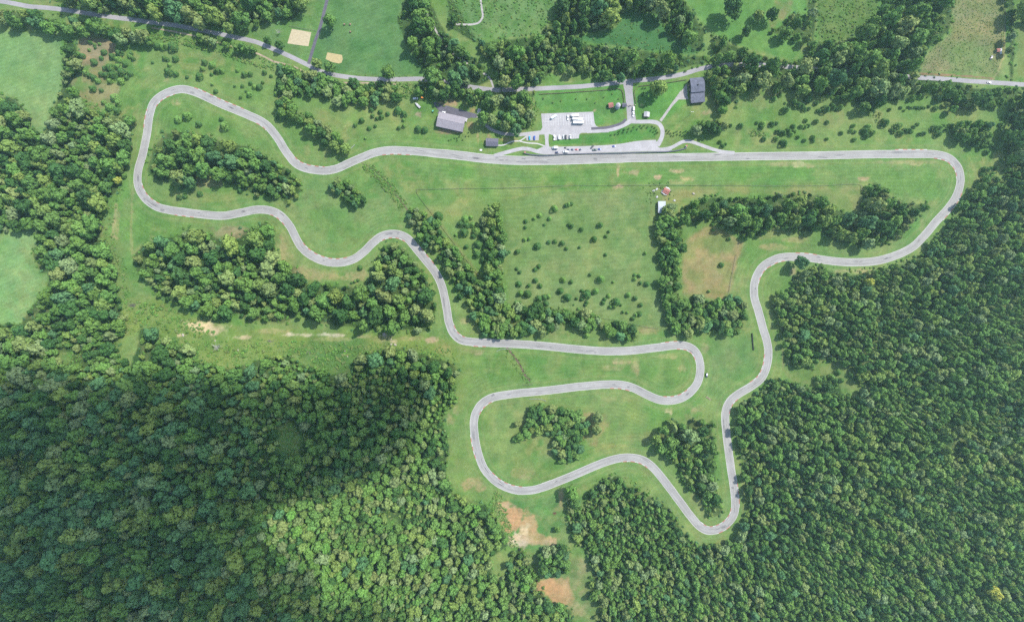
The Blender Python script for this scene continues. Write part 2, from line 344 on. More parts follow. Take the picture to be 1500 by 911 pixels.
# fields
paint([(M0,40),(0,45),(88,48),(92,90),(88,130),(72,167),(62,200),(40,180),(20,142),(M0,135)], (124,164,104), 4, 4, 1, (134,170,114), 40)
paint([(M0,345),(20,336),(50,330),(52,352),(46,378),(60,402),(74,396),(64,428),(44,450),(33,475),(M0,480)], (128,174,106), 4, 4, 1, (138,178,118), 30)
paint([(440,T0),(600,T0),(584,30),(600,70),(640,114),(560,113),(520,110),(485,105),(457,92),(460,60),(470,30)], (94,140,84), 4, 4, 1, (104,146,94), 20)
paint([(350,40),(410,30),(445,5),(475,0),(462,60),(450,90),(400,70)], (98,144,82), 3, 3, .9, (110,148,92), 12)
paint([(735,290),(950,272),(962,300),(964,380),(972,450),(985,485),(930,478),(850,456),(745,450),(740,380),(738,330)], (118,150,92), 6, 5, .95, (130,156,102), 26)
paint([(580,226),(720,240),(860,243),(1000,241),(1100,238),(1300,236),(1380,236),(1400,258),(1395,285),(1362,296),(1310,286),(1265,268),(950,269),(700,268),(620,260)], (104,152,80), 5, 5, .8, (118,156,94), 30)
paint([(1005,352),(1040,328),(1070,345),(1092,356),(1082,380),(1070,425),(1056,440),(1020,436),(1000,430),(1001,380)], (166,154,108), 4, 3, .98, (146,152,98), 12)
paint([(1030,350),(1055,340),(1080,355),(1074,372),(1040,372)], (112,145,85), 5, 5, .7)
paint([(955,275),(1265,274),(1262,310),(1235,305),(1215,290),(1100,283),(1010,290),(965,300)], (150,156,106), 4, 4, .85, (128,152,92), 14)
paint([(1355,0),(1355,T0),(1478,T0),(1472,30),(1470,70),(1462,110),(1350,105),(1360,75),(1392,50),(1398,20)], (132,144,96), 4, 4, 1, (146,150,112), 7, 8)
paint([(1400,60),(1450,70),(1462,108),(1380,104)], (112,146,84), 6, 6, .7, (130,152,100), 6)
paint([(1196,0),(1196,T0),(1300,T0),(1284,18),(1265,42),(1240,60),(1200,60)], (92,128,64), 3, 3, 1, (108,138,80), 5)
paint([(655,0),(655,T0),(820,T0),(814,24),(790,52),(750,56),(690,57),(655,36)], (98,142,80), 3, 4, 1, (116,152,98), 7)
paint([(845,50),(862,52),(902,40),(910,20),(925,12),(963,25),(980,52),(998,62),(1032,72),(1016,80),(985,78),(950,74),(900,67),(856,62)], (74,126,76), 3, 3, 1, (84,134,84), 9)
paint([(1003,0),(1003,T0),(1183,T0),(1183,48),(1160,90),(1080,66),(1045,50),(1030,35)], (112,160,88), 4, 4, 1, (100,150,80), 16)
paint([(1490,40),(M1,40),(M1,120),(1490,112)], (130,150,92), 3, 3, 1)
paint([(155,240),(200,240),(198,300),(205,345),(195,368),(185,440),(180,470),(162,372),(148,330),(152,300)], (116,160,88), 4, 4, .8, (126,158,96), 12)
paint([(170,470),(185,440),(200,430),(240,440),(280,462),(360,480),(480,486),(630,490),(670,505),(672,530),(600,512),(520,520),(480,545),(420,518),(350,535),(290,525),(262,496),(215,476),(180,505)], (122,152,80), 5, 6, 1, (134,158,92), 8)
paint([(455,500),(520,492),(545,512),(512,545),(480,543),(445,525),(420,515)], (84,128,66), 6, 6, .85, (96,136,78), 6)
paint([(800,124),(905,116),(912,150),(918,178),(880,184),(790,162),(780,140)], (92,152,76), 3, 3, .8, (104,158,88), 14)
paint([(815,200),(850,198),(950,183),(963,188),(960,203),(900,210),(805,213)], (88,148,74), 2, 2, .9)
paint([(935,128),(1005,118),(1010,150),(970,176),(935,176),(928,150)], (100,158,80), 3, 3, .8)
paint([(440,250),(560,245),(610,300),(560,340),(520,375),(460,370),(430,330)], (106,152,86), 6, 7, .7, (124,156,100), 22)
paint([(700,500),(1000,510),(1018,530),(1010,560),(950,576),(900,558),(700,575),(680,540)], (98,146,76), 5, 7, .75, (116,152,88), 12)
paint([(1035,500),(1100,490),(1118,520),(1100,560),(1060,590),(1035,575)], (102,146,84), 5, 6, .6, (116,150,96), 12)
paint([(690,490),(660,600),(650,700),(700,740),(745,720),(712,700),(690,650),(692,600),(720,570)], (122,156,88), 6, 6, .8, (134,158,98), 10)
paint([(735,730),(800,722),(850,735),(830,800),(800,812),(760,800)], (96,146,82), 5, 6, .9, (112,150,92), 8)
paint([(830,815),(868,815),(880,896),(860,908),(840,905),(838,860)], (116,148,86), 4, 5, .9, (136,152,100), 8)
paint([(1150,528),(1226,528),(1256,538),(1254,560),(1228,576),(1186,566),(1150,552)], (112,148,80), 3, 4, .9, (134,154,98), 8)
paint([(1105,500),(1128,440),(1165,395),(1135,390),(1115,420),(1128,500),(1135,540),(1150,530),(1146,500)], (118,154,88), 4, 4, .7)
# floor of the woods
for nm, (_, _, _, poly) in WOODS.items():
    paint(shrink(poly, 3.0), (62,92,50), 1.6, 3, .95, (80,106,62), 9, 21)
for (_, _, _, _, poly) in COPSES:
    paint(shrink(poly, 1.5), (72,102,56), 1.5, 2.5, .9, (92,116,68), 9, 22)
for h in WOOD_HOLES[:-2]: paint(h, (96,140,78), 3, 4, 1, (112,146,84), 9)
for h in WOOD_HOLES[-2:]: paint(h, (112,146,84), 3, 4, 1, (142,146,104), 9)
paint([(115,57),(150,54),(170,66),(168,84),(148,100),(118,98)], (168,154,122), 3, 4, .95, (152,146,112), 6)
paint([(140,122),(176,124),(172,146),(140,146)], (160,156,112), 3, 3, .85)
fw = (smooth((fbm(gpx, gpy, 30, 311)-.5)/.18)*smooth((fbm(gpx, gpy, 8, 312)-.32)/.3)*.34*smooth((gpy-120)/80))[:, None]
fw *= (ldist(gpx, gpy, np.array([(0, 900), (600, 760)])) > 170)[:, None]
gc = gc*(1-fw)+A((152,162,110))*fw
# dry and bare patches
DRY = (190,176,130); TAN = (200,176,142); PALE = (226,208,168)
paint([(729,736),(746,733),(745,744),(765,745),(767,755),(763,768),(755,776),(746,770),(741,757)], (202,162,124), 1.3, 3.5, .9, (186,158,116), 5, 51)
paint([(766,760),(784,754),(787,772),(785,778),(800,786),(818,787),(813,795),(786,797),(770,794),(752,786),(760,777)], (204,178,134), 1.3, 3.5, .85, (178,158,112), 5, 52)
paint([(753,778),(763,784),(774,794),(770,804),(762,804),(756,792)], (214,200,176), 1.0, 3, .85, (150,158,120), 3, 53)
paint([(787.5,849),(810,846),(832,843),(838,874),(826,886),(808,879),(796,862)], (202,168,124), 1.5, 4, .9, (180,156,112), 6, 54)
paint([(835,838),(842,820),(858,820),(862,840),(852,866),(858,886),(846,900),(836,884)], (160,156,110), 1.5, 4, .6, (128,152,96), 6, 55)
for (x, y, a, b, c, am) in [(222,122,18,10,(150,160,104),.6),(258,151,7,5,DRY,.7),(245,118,5,4,DRY,.5),(195,276,2.5,16,TAN,.45),(172,330,4,20,DRY,.5),(330,341,22,10,(170,160,120),.8),(345,336,18,8,(164,154,116),.7),
  (415,365,9,22,(176,168,120),.8),(460,402,30,10,(176,166,118),.8),(520,405,18,9,(178,168,120),.8),(548,350,8,5,DRY,.6),(435,320,20,16,(140,162,110),.5),(320,290,40,6,(150,162,104),.6),(300,268,30,8,(168,160,116),.7),
  (905,250,2,13,TAN,.9),(905,274,9,3,(205,180,150),.8),(928,253,10,4,TAN,.6),(964,260,8,3.5,TAN,.9),(990,251,11,3.5,TAN,.8),(1005,262,9,4,DRY,.6),(990,267,12,3,DRY,.5),(1170,241,12,4,PALE,.9),(1150,240,26,3.5,TAN,.7),(1190,244,10,3,TAN,.6),(1325,238,40,3,TAN,.7),(1345,240,12,3,PALE,.5),
  (1266,262,11,3.5,TAN,.8),(1135,362,30,5,(186,172,126),.7),(1165,352,26,4,(170,164,116),.6),(1245,397,26,3,TAN,.8),(1275,398,12,3,TAN,.8),(1163,396,5,9,TAN,.7),(1348,360,5,14,DRY,.5),(1352,334,5,10,DRY,.5),
  (700,515,18,5,TAN,.7),(630,497,14,4,TAN,.85),(650,510,14,10,(168,160,108),.6),(682,470,8,6,DRY,.6),(910,530,14,5,TAN,.65),(932,538,6,14,DRY,.55),(975,522,16,4,DRY,.55),(898,538,16,4,DRY,.4),(1000,540,6,5,DRY,.4),(978,601,8,2.5,PALE,.8),(983,604,2,6,PALE,.7),(1032,512,7,9,TAN,.55),(1020,600,7,4,DRY,.6),(945,484,20,8,(186,170,124),.6),
  (870,630,18,22,(160,156,106),.75),(860,610,14,8,(176,160,118),.6),(895,660,40,8,(158,160,104),.5),(940,640,26,10,(150,158,100),.5),(765,690,20,8,(166,164,108),.6),(770,700,14,4,TAN,.4),(660,615,6,8,DRY,.5),(690,712,18,11,(176,162,116),.8),(668,600,5,8,DRY,.4),
  (740,742,12,6,TAN,.9),(752,762,14,16,(206,166,122),.95),(775,765,13,18,(200,168,122),.85),(766,790,22,7,(214,190,158),.9),(800,795,20,3.5,TAN,.8),(768,780,8,14,PALE,.8),(760,796,14,5,(220,205,180),.9),(812,790,7,3,TAN,.6),
  (808,862,20,13,(206,166,120),.95),(830,870,12,16,(196,166,120),.7),(845,890,10,10,DRY,.6),(850,830,8,12,DRY,.5),(818,745,10,3,DRY,.3),(822,725,4,14,(196,168,130),.7),
  (300,478,24,9,(238,222,176),.95),(318,484,18,7,PALE,.9),(357,494,11,2.5,PALE,.9),(268,490,6,2,PALE,.9),(428,490,16,3,(226,216,188),.8),(450,491,9,2.5,(226,216,188),.7),(474,490,18,3,(222,212,186),.8),(500,491,12,2.5,(222,212,186),.7),(490,497,30,3,(178,176,124),.5),(532,493,14,3,(206,188,148),.5),(562,492,6,2.5,PALE,.8),(575,500,7,3,PALE,.7),(560,497,20,4,(176,170,124),.5),(600,497,20,4,DRY,.5),(400,484,20,4,DRY,.5),
  (340,118,14,5,(150,160,110),.4),(1128,470,4,14,DRY,.4),(1147,520,1.6,24,(168,136,106),.5),(1060,525,20,14,(128,150,104),.5),(1035,165,8,4,TAN,.6),(648,176,5,14,(184,160,130),.8),(660,193,26,4,(190,160,128),.75),(690,184,5,8,(184,160,126),.7),(655,152,14,4,(190,160,130),.8),(692,161,5,5,(196,156,120),.8),(612,168,5,4,(196,170,150),.8),(716,200,3,6,(190,160,130),.7),(700,203,1.6,12,DRY,.7),(745,205,16,3,(186,170,120),.6),(1380,160,36,5,(150,156,104),.4),(1250,178,60,4,(144,158,104),.5),
  (870,163,3,2,TAN,.7),(940,154,2,2,TAN,.7),(1030,320,26,10,(136,160,96),.4),(955,330,6,40,(140,152,104),.5),(900,300,30,14,(134,154,106),.5),(840,290,50,10,(134,156,106),.4),(1375,95,26,12,(160,150,116),.6),(1425,40,30,20,(146,144,102),.5)]:
    spot(x, y, a, b, c, am, 0, int(x+y) % 97, .75, 4)
streak([(1337,109),(1360,109),(1400,111),(1430,113),(1456,116)], 1.6, (168,130,108), .8)
streak([(1455,116),(1462,104),(1470,84),(1472,40)], 1.4, (176,172,120), .7)
streak([(705,410),(680,376),(650,336),(632,313)], 3.5, (150,160,104), .6)
streak([(240,320),(330,328),(390,318)], 3, (136,158,100), .5)
streak([(170,300),(166,330),(165,345),(172,350)], 2, (184,172,130), .6)
streak([(193,278),(193,310),(192,340),(194,372)], 1.6, (176,168,120), .4, 2, 1.3)
streak([(750,290),(790,281),(830,273)], 1.8, (146,160,108), .55)
streak([(800,150),(830,160),(850,155),(868,152),(890,168),(905,172)], 4, (86,140,74), .5)
streak([(1092,356),(1084,380),(1078,405)], 3, (120,150,90), .6)
for k in range(9):   # mown and driven lines beside the tarmac
    off = 15+k*1.5
w = smooth((ldist(gpx, gpy, TRK[::3])-14)/5)
vg = (1-w)*.45
gc = gc*(1-vg[:, None])+A((122,158,94))*vg[:, None]
rag = (fbm(gpx, gpy, 7, 77)-.3)*3
cutl = np.clip(1-abs(ldist(gpx, gpy, TRK[::3])-12-rag)/2.2, 0, 1)*.35
gc = gc*(1-cutl[:, None])+A((160,168,118))*cutl[:, None]

dT = ldist(gpx, gpy, TRK[::3])
fr = smooth((dT-9)/4)*smooth((75-dT)/30)*(.35+.65*smooth((fbm(gpx, gpy, 40, 401)-.35)/.3))
mow = np.sin((dT+4*fbm(gpx, gpy, 26, 402))*2*np.pi/5.6)*fr*.075
pas = smooth((gpx-735)/10)*smooth((965-gpx)/10)*smooth((gpy-285)/8)*smooth((480-gpy)/8)
mow = mow*(1-pas)+np.sin((gpx*.1+gpy*.99+9*fbm(gpx, gpy, 60, 403))*2*np.pi/6.5)*.045*pas
fld = ((gpx < 95) & (gpy < 480)) | ((gpx > 440) & (gpx < 640) & (gpy < 115))
mow = mow+fld*np.sin((gpx*.35+gpy*.94+7*fbm(gpx, gpy, 70, 404))*2*np.pi/6.0)*.05
gr1 = (fbm(gpx, gpy, 5.0, 405, 2)-.5)*.30+(fbm(gpx, gpy, 16, 406, 3)-.5)*.34
hue = (fbm(gpx, gpy, 21, 407, 3)-.5)*.42
gc = gc*(1+mow+gr1)[:, None]*np.stack([1+hue, 1+hue*.35, 1+hue*.2], 1)
nx, ny = len(xs), len(ys)
me = bpy.data.meshes.new('ground')
me.vertices.add(nx*ny); me.vertices.foreach_set('co', np.stack([gx, gy, gz], 1).ravel())
ii = (np.arange(ny-1)[:, None]*nx+np.arange(nx-1)[None, :]).ravel()
quads = np.stack([ii, ii+1, ii+1+nx, ii+nx], 1).astype(np.int32)
me.loops.add(quads.size); me.loops.foreach_set('vertex_index', quads.ravel())
me.polygons.add(len(quads)); me.polygons.foreach_set('loop_start', np.arange(0, quads.size, 4, dtype=np.int32))
me.polygons.foreach_set('use_smooth', np.ones(len(quads), bool))
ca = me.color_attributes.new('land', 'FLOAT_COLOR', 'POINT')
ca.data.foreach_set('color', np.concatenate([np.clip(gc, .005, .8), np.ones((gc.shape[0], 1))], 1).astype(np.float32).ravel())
me.update(calc_edges=True); me.validate()
m, t, b = nt('grassland')
att = N(t, 'ShaderNodeAttribute', attribute_name='land')
gp = geopos(t)
f1 = noise(t, .55, 4, .7, gp); f2 = noise(t, .12, 5, .62, gp); f3 = noise(t, .035, 3, .6, gp)
mp = N(t, 'ShaderNodeMapping'); t.links.new(gp, mp.inputs[0]); mp.inputs['Scale'].default_value = (.012, .33, 1); mp.inputs['Rotation'].default_value = (0, 0, .03)
f4 = noise(t, 1.0, 4, .7, mp.outputs[0])
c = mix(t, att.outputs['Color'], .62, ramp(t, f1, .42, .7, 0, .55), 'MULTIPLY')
c = mix(t, c, (1.18, 1.1, 1.12), ramp(t, f2, .45, .68, 0, .8), 'MULTIPLY')
c = mix(t, c, (.8, .86, .8), ramp(t, f2, .28, .46, .75, 0), 'MULTIPLY')
c = mix(t, c, (.9, .95, .86), ramp(t, f3, .35, .55, .7, 0), 'MULTIPLY')
c = mix(t, c, (1.1, 1.05, 1.08), ramp(t, f4, .45, .62, 0, .6), 'MULTIPLY')
t.links.new(c, b.inputs['Base Color']); b.inputs['Roughness'].default_value = .95; b.inputs['Specular IOR Level'].default_value = .1
bp = N(t, 'ShaderNodeBump'); bp.inputs['Strength'].default_value = .35; bp.inputs['Distance'].default_value = .4
t.links.new(f1, bp.inputs['Height']); t.links.new(bp.outputs[0], b.inputs['Normal'])
me.materials.append(m)
ground = bpy.data.objects.new('ground', me); col.objects.link(ground)
tag(ground, 'grassy valley floor with mown verges and bare sandy patches', kind='structure')

# ================================================================ tarmac, gravel and paths
def ribbon(name, pts, widths, mat, z, label, closed=False, step=2.0, kind='structure', smoothit=True):
    L = catmull(pts, closed, step) if smoothit else np.array(pts, float)
    n = len(L)
    if closed: T = np.roll(L, -1, 0)-np.roll(L, 1, 0)
    else: T = np.gradient(L, axis=0)
    T /= np.linalg.norm(T, axis=1)[:, None]
    nor = np.stack([T[:, 1], -T[:, 0]], 1)
    wd = np.full(n, widths, float) if np.isscalar(widths) else np.interp(np.linspace(0, 1, n), np.linspace(0, 1, len(widths)), widths)
    mb = MB(); acc = 0
    wob = (fbm(L[:, 0], L[:, 1], 9, 3)-.5)*.5
    NA = 4
    def pt(i, a):
        q = L[i]+nor[i]*(wd[i]/2*a+ (wob[i] if abs(a) == 1 else 0)); x, y, zz = (q[0]-CX)*S, (CY-q[1])*S, 0
        return x, y
    rows = []
    for i in range(n):
        rows.append([pt(i, -1+2*k/NA) for k in range(NA+1)])
    flat = [p for r in rows for p in r]
    hz = height(np.array([p[0] for p in flat]), np.array([p[1] for p in flat])).reshape(n, NA+1)
    last = n if closed else n-1
    for i in range(last):
        j = (i+1) % n; d = float(np.linalg.norm(L[j]-L[i]))*S
        for k in range(NA):
            a, b_ = rows[i][k], rows[i][k+1]; c_, d_ = rows[j][k+1], rows[j][k]
            mb.face([(a[0], a[1], hz[i, k]+z), (b_[0], b_[1], hz[i, k+1]+z), (c_[0], c_[1], hz[j, k+1]+z), (d_[0], d_[1], hz[j, k]+z)], 0,
                    [(k/NA, acc), ((k+1)/NA, acc), ((k+1)/NA, acc+d), (k/NA, acc+d)])
        acc += d
    # faces must look up
    o = mb.build(name, mat)
    me = o.data
    if me.polygons[0].normal.z < 0: me.flip_normals()
    tag(o, label, kind=kind)
    return o
def patch(name, poly, mat, z, label, kind='structure'):
    bm = bmesh.new()
    vs = [bm.verts.new(((x-CX)*S, (CY-y)*S, z)) for x, y in poly]
    f = bm.faces.new(vs); bm.normal_update()
    if f.normal.z < 0: f.normal_flip()
    bmesh.ops.triangulate(bm, faces=[f])
    me = bpy.data.meshes.new(name); bm.to_mesh(me); bm.free(); me.materials.append(mat)
    o = bpy.data.objects.new(name, me); col.objects.link(o)
    return tag(o, label, kind=kind)

def tarmac(name, c, groove=True, edge=None):
    m, t, b = nt(name)
    uv = N(t, 'ShaderNodeUVMap'); uv.uv_map = 'UVMap'
    sx = N(t, 'ShaderNodeSeparateXYZ'); t.links.new(uv.outputs[0], sx.inputs[0])
    gp = geopos(t)
    base = mix(t, tuple(x*.9 for x in c), tuple(x*1.07 for x in c), ramp(t, noise(t, .06, 4, .6, gp), .35, .65))
    base = mix(t, base, tuple(x*.78 for x in c), ramp(t, noise(t, 1.2, 3, .6, gp), .55, .8, 0, .6))
    def streaks(su, sv, lo, hi, amt, dark):
        nonlocal base
        mp = N(t, 'ShaderNodeMapping'); t.links.new(uv.outputs[0], mp.inputs[0]); mp.inputs['Scale'].default_value = (su, sv, 1)
        base = mix(t, base, dark, ramp(t, noise(t, 1.0, 3, .65, mp.outputs[0]), lo, hi, 0, amt))
    if groove:
        streaks(4, .008, .44, .64, .7, tuple(x*.74 for x in c))
        streaks(7, .045, .6, .68, .8, tuple(x*.5 for x in c))
        streaks(11, .11, .66, .72, .9, tuple(x*.3 for x in c))
        streaks(22, .16, .68, .76, .8, tuple(x*.28 for x in c))
        streaks(3.2, .03, .58, .72, .5, tuple(min(.6, x*1.3) for x in c))
    if edge:
        e = N(t, 'ShaderNodeMath', operation='ABSOLUTE'); s_ = N(t, 'ShaderNodeMath', operation='SUBTRACT'); t.links.new(sx.outputs[0], s_.inputs[0]); s_.inputs[1].default_value = .5
        t.links.new(s_.outputs[0], e.inputs[0])
        base = mix(t, base, edge, ramp(t, e.outputs[0], .435, .46, 0, .75))
    t.links.new(base, b.inputs['Base Color']); b.inputs['Roughness'].default_value = .85; b.inputs['Specular IOR Level'].default_value = .25
    return m
ASPH = alb(188,185,181)
m_track = tarmac('bleached_track_tarmac', ASPH, True, alb(238,234,230))
m_road = tarmac('county_road_tarmac', alb(184,180,183), False)
m_lot = surface('parking_tarmac', alb(202,198,200), .85, .12, .12, world=True, tint=alb(160,156,164))
m_dark = surface('dark_new_tarmac', alb(112,108,120), .8, .16, .2, world=True)
m_gravel = surface('pale_gravel', alb(198,192,188), .95, .2, .4, world=True)
m_conc = surface('pale_concrete', alb(226,222,220), .9, .1, .5, world=True)
m_sand = surface('riding_sand', alb(220,204,168), .95, .12, .35, world=True)
m_sand2 = surface('yellow_sand', alb(212,194,142), .95, .12, .35, world=True)

widths = []
for p in TRACK:
    widths.append(13.0 if 690 < p[0] < 1360 and p[1] < 236.5 else 11.7)
Ltr = catmull(TRACK, True, 2.0)
trk = ribbon('race_track', TRACK, list(widths)+[widths[0]], m_track, .03, 'winding pale grey race track with white edge lines looping through the valley', True)
ribbon('county_road', [(M0,-18),(-40,-6),(0,2),(17,5),(44,10),(70,12),(102,16),(134,21),(161,25),(200,30),(212,32),(262,38.5),(300,46),(340,54),(375,62),(400,72),(425,83),(450,95),(470,105),(495,111),(525,115),(550,116.5),(587,116.5),(615,116),(640,118),(670,124),(697,129),(725,132),(750,131.5),(800,129.5),(850,127),(900,122),(925,119),(962,115.5),(1000,109),(1025,101.5),(1050,97),(1100,95),(1200,102),(1300,110),(1337,113.5),(1375,115.5),(1420,119),(1450,121),(1480,123),(M1,132)], 6.5, m_road, .03, 'narrow grey county road crossing above the race track')
ribbon('driveway', [(482,T0),(481,-20),(479,0),(475,17),(469,40),(462,60),(457,77),(452,94)], 4.6, m_dark, .034, 'dark tarmac driveway beside the pale riding arena')
ribbon('dirt_road', [(620,T0),(621,-20),(622,0),(625,20),(632,33),(640,48),(650,62),(663,78),(680,90),(700,105),(712,110),(719,118),(723,131)], 2.6, m_gravel, .026, 'narrow gravel lane running through the upper trees')
ribbon('field_path', [(703,T0),(704,-10),(704,0),(706,15),(707,25),(702,33),(693,36),(668,36)], 2.8, m_gravel, .026, 'white gravel path curving through the scrub')
ribbon('entrance_road', [(920,118),(920.5,130),(922,145),(924,165),(925.5,180)], [16,11.5,11.3,11.5,13], m_road, .034, 'entrance road from the county road to the gate')
ribbon('access_road', [(926,176.5),(910,185.5),(895,190.3),(880,192),(860,193)], [7,5.5,5,5,5], m_lot, .038, 'pale access lane leading to the parking lot')
ribbon('dark_strip', [(917,175),(912,180),(905,183),(890,187),(876,188.2),(866,188.8)], 3.8, m_dark, .042, 'dark fresh tarmac strip on the edge of the access lane')
ribbon('paddock_road', [(926,178.5),(940,178.8),(955,178.5),(964,180.8),(969,187),(970.5,195),(968,205),(962.5,213)], [5.5,5.5,5.5,6,6,6,6,8], m_lot, .040, 'pale lane curving from the gate down to the pit lane')
ribbon('barn_lane', [(967.5,177.5),(975,167),(985,153),(992,145),(1000,135)], [4,3.6,3.6,5,7], m_gravel, .036, 'pale gravel lane up to the black barn')
patch('barn_apron', [(983,155.5),(990,144),(998,134),(1005,124),(1006.5,124),(1007,140),(1009,146),(993,146.2)], m_gravel, .030, 'pale gravel apron in front of the black barn')
patch('parking_lot', [(792.7,166.8),(869,164),(871,180),(873,184.5),(878,187),(867,187.4),(867,190.6),(892,190),(892,194.3),(852,195),(848.5,197),(848,203),(812,205.8),(811,199),(806,197),(793,197.5),(760,200),(762,195),(792,191.5),(794.5,187)], m_lot, .034, 'pale parking lot with faint bay lines')
patch('parking_pad', [(770,198.6),(790,196.4),(789,206),(771.5,206)], m_lot, .030, 'small pale parking pad left of the main lot')
ribbon('link_lane', [(800.5,195),(801,205),(801.5,216)], [7,4.6,6], m_lot, .038, 'short lane between parking lot and pit lane')
patch('pit_lane', [(797,214.6),(807,215.4),(830,215),(860,214.2),(885,213),(900,212),(915,210),(930,207.3),(945,205.8),(961,205.2),(962.5,213),(965,216.4),(972,217),(985,215.5),(984,220),(978,221.8),(950,222),(900,223.4),(850,224.8),(800,226.6),(786,224.6),(786,219.4)], m_lot, .042, 'wide pale pit lane beside the long straight')
ribbon('pit_entry', [(724,228.5),(734,225.5),(744.5,222.8),(755,219.8),(766,218),(776.7,219),(786,221.8),(798,224)], 5.4, m_lot, .038, 'curving entry lane into the pits')
ribbon('pit_exit', [(970,219.2),(983,216.6),(992.5,211.5),(1000.5,208),(1008,207.2),(1017,209.3),(1028.7,213.5),(1042,218),(1056,222),(1076,224.3)], 4.8, m_lot, .038, 'curving exit lane from the pits to the straight')
ribbon('footpath', [(728.5,213.2),(738,212.6),(747,208.6),(754,206.9),(760.6,206.6),(766,204),(770.5,200.5)], 1.7, m_conc, .026, 'white footpath from the small cabin to the parking pad')
ribbon('footpath', [(760.6,206.6),(767,208.6),(774,209.8),(787.5,210.8),(798,214.2)], 1.7, m_conc, .030, 'white footpath branch running down to the pit lane')
patch('barn_forecourt', [(634,150),(638,150.3),(668,159),(698,167.3),(700,170),(696,173.5),(690,172.5),(684,174.5),(680,173),(640,166),(643,163),(637,156)], m_dark, .030, 'dark tarmac forecourt above the grey barn')
ribbon('forecourt_lane', [(699,169.5),(707,178),(716,187),(728,193.5),(745,197),(764,197.8)], 4.6, m_gravel, .024, 'shaded gravel lane under trees left of the parking lot')
patch('concrete_pad', [(700,159.6),(703,159),(704.6,161),(703.6,164),(702,165.5),(701.5,169.5),(698.8,168.4),(699,163)], m_conc, .036, 'white round concrete pad beside the forecourt')
patch('sand_arena', [(427.6,43),(442,45.2),(456,48),(454,58),(451.7,68.3),(436,66.3),(421,64),(424,54)], m_sand, .03, 'large pale sand riding arena')
patch('sand_arena', [(479.5,77.2),(490,79),(501,81),(502,87),(500.5,92.2),(496.6,93.5),(487,91.6),(477,87)], m_sand2, .03, 'small yellow sand patch in the upper field')
# parking bay lines
m_white = surface('worn_road_paint', (.48,.48,.48), .7, .25, 2.0)
mb = MB()
def bar(x0, y0, x1, y1, w, z=.048):
    a = np.array([(x0-CX)*S, (CY-y0)*S]); b_ = np.array([(x1-CX)*S, (CY-y1)*S]); d = b_-a; d /= np.linalg.norm(d); n_ = np.array([-d[1], d[0]])*w/2
    mb.face([(*(a-n_), z), (*(b_-n_), z), (*(b_+n_), z), (*(a+n_), z)])
for k in range(19):
    bar(799+k*3.7, 168.5-k*.1, 799.8+k*3.7, 185-k*.1, .16)
for k in range(11):
    bar(812.5+k*3.4, 197, 812.7+k*3.4, 203.5, .14)
for k in range(3): bar(797, 174.5+k*4.2, 868, 172.5+k*4.2, .11, .046)
bay = mb.build('bay_markings', m_white); tag(bay, 'faint white bay lines on the parking lot', kind='structure')
mb = MB()
for k in range(26):
    bar(905+k*2.1, 216.9+k*.1, 906.2+k*2.1, 216.95+k*.1, .12, .05)
for k in range(12):
    bar(812+k*7, 221.6-k*.12, 818+k*7, 221.5-k*.12, .12, .05)
tag(mb.build('pit_lane_markings', m_white), 'thin white lines along the pit lane', kind='structure')
# creek
m_creek = surface('creek_bed', alb(122,108,86), .9, .4, .25, world=True, tint=alb(60,86,52))
ribbon('creek', [(529,238),(545,248),(560,260),(572,273),(582,287),(590,298),(597,308)], [.8,1.0,1.2,1.2,1.5,1.6], m_creek, .02, 'narrow dark creek bed crossing the inner meadow')
ribbon('creek', [(742,509),(748,516),(756,526),(763,537),(769,549),(777,558)], [3,3,3,2.6,3.4,3], m_creek, .02, 'short stony creek bed between two track arms')
m_shallow = surface('creek_gravel', alb(196,176,150), .9, .35, .2, world=True, tint=alb(120,112,84))
ribbon('creek', [(222,41),(250,46),(280,52),(320,63),(352,72),(380,80),(400,90),(430,98),(460,112),(500,121),(540,122),(580,124)], [2,2.5,2,2,2,2.5,3,2,2,2.4,2,2], m_shallow, .02, 'pale gravelly creek running beside the county road')

# dark tyre marks where cars slid or braked
m_skid = surface('tyre_mark_rubber', alb(118,116,120), .9, .3, .6, world=True, tint=alb(88,86,90))
mb = MB(); rs_ = random.Random(21); Lk = catmull(TRACK, True, 1.0); Tk = np.roll(Lk, -1, 0)-np.roll(Lk, 1, 0); Tk /= np.linalg.norm(Tk, axis=1)[:, None]; Nk = np.stack([Tk[:, 1], -Tk[:, 0]], 1)
for k in range(120):
    i0 = rs_.randrange(len(Lk)); ln_ = rs_.choice([4, 6, 7, 9, 12, 16]); o_ = rs_.gauss(0, 2.0); o_ = max(-4, min(4, o_)); dr = rs_.uniform(-.12, .12); w_ = rs_.choice([.18, .25, .3, .45])
    for pair in ((0, 1.6) if rs_.random() < .35 else (0,)):
        for q in range(ln_):
            ia, ib = (i0+q) % len(Lk), (i0+q+1) % len(Lk)
            tp = lambda u: min(1, u*3/ln_+.15, (ln_-u)*3/ln_+.15)
            pa, pb = Lk[ia]+Nk[ia]*(o_+pair+dr*q), Lk[ib]+Nk[ib]*(o_+pair+dr*(q+1))
            wa, wb = w_*tp(q), w_*tp(q+1)
            P4 = [pa-Nk[ia]*wa, pa+Nk[ia]*wa, pb+Nk[ib]*wb, pb-Nk[ib]*wb]
            mb.face([((p_[0]-CX)*S, (CY-p_[1])*S, .052) for p_ in P4])
ob = mb.build('tyre_marks', m_skid)
for pl in ob.data.polygons:
    if pl.normal.z < 0: pl.flip()
tag(ob, 'dark tyre marks scattered along the race track', kind='structure')

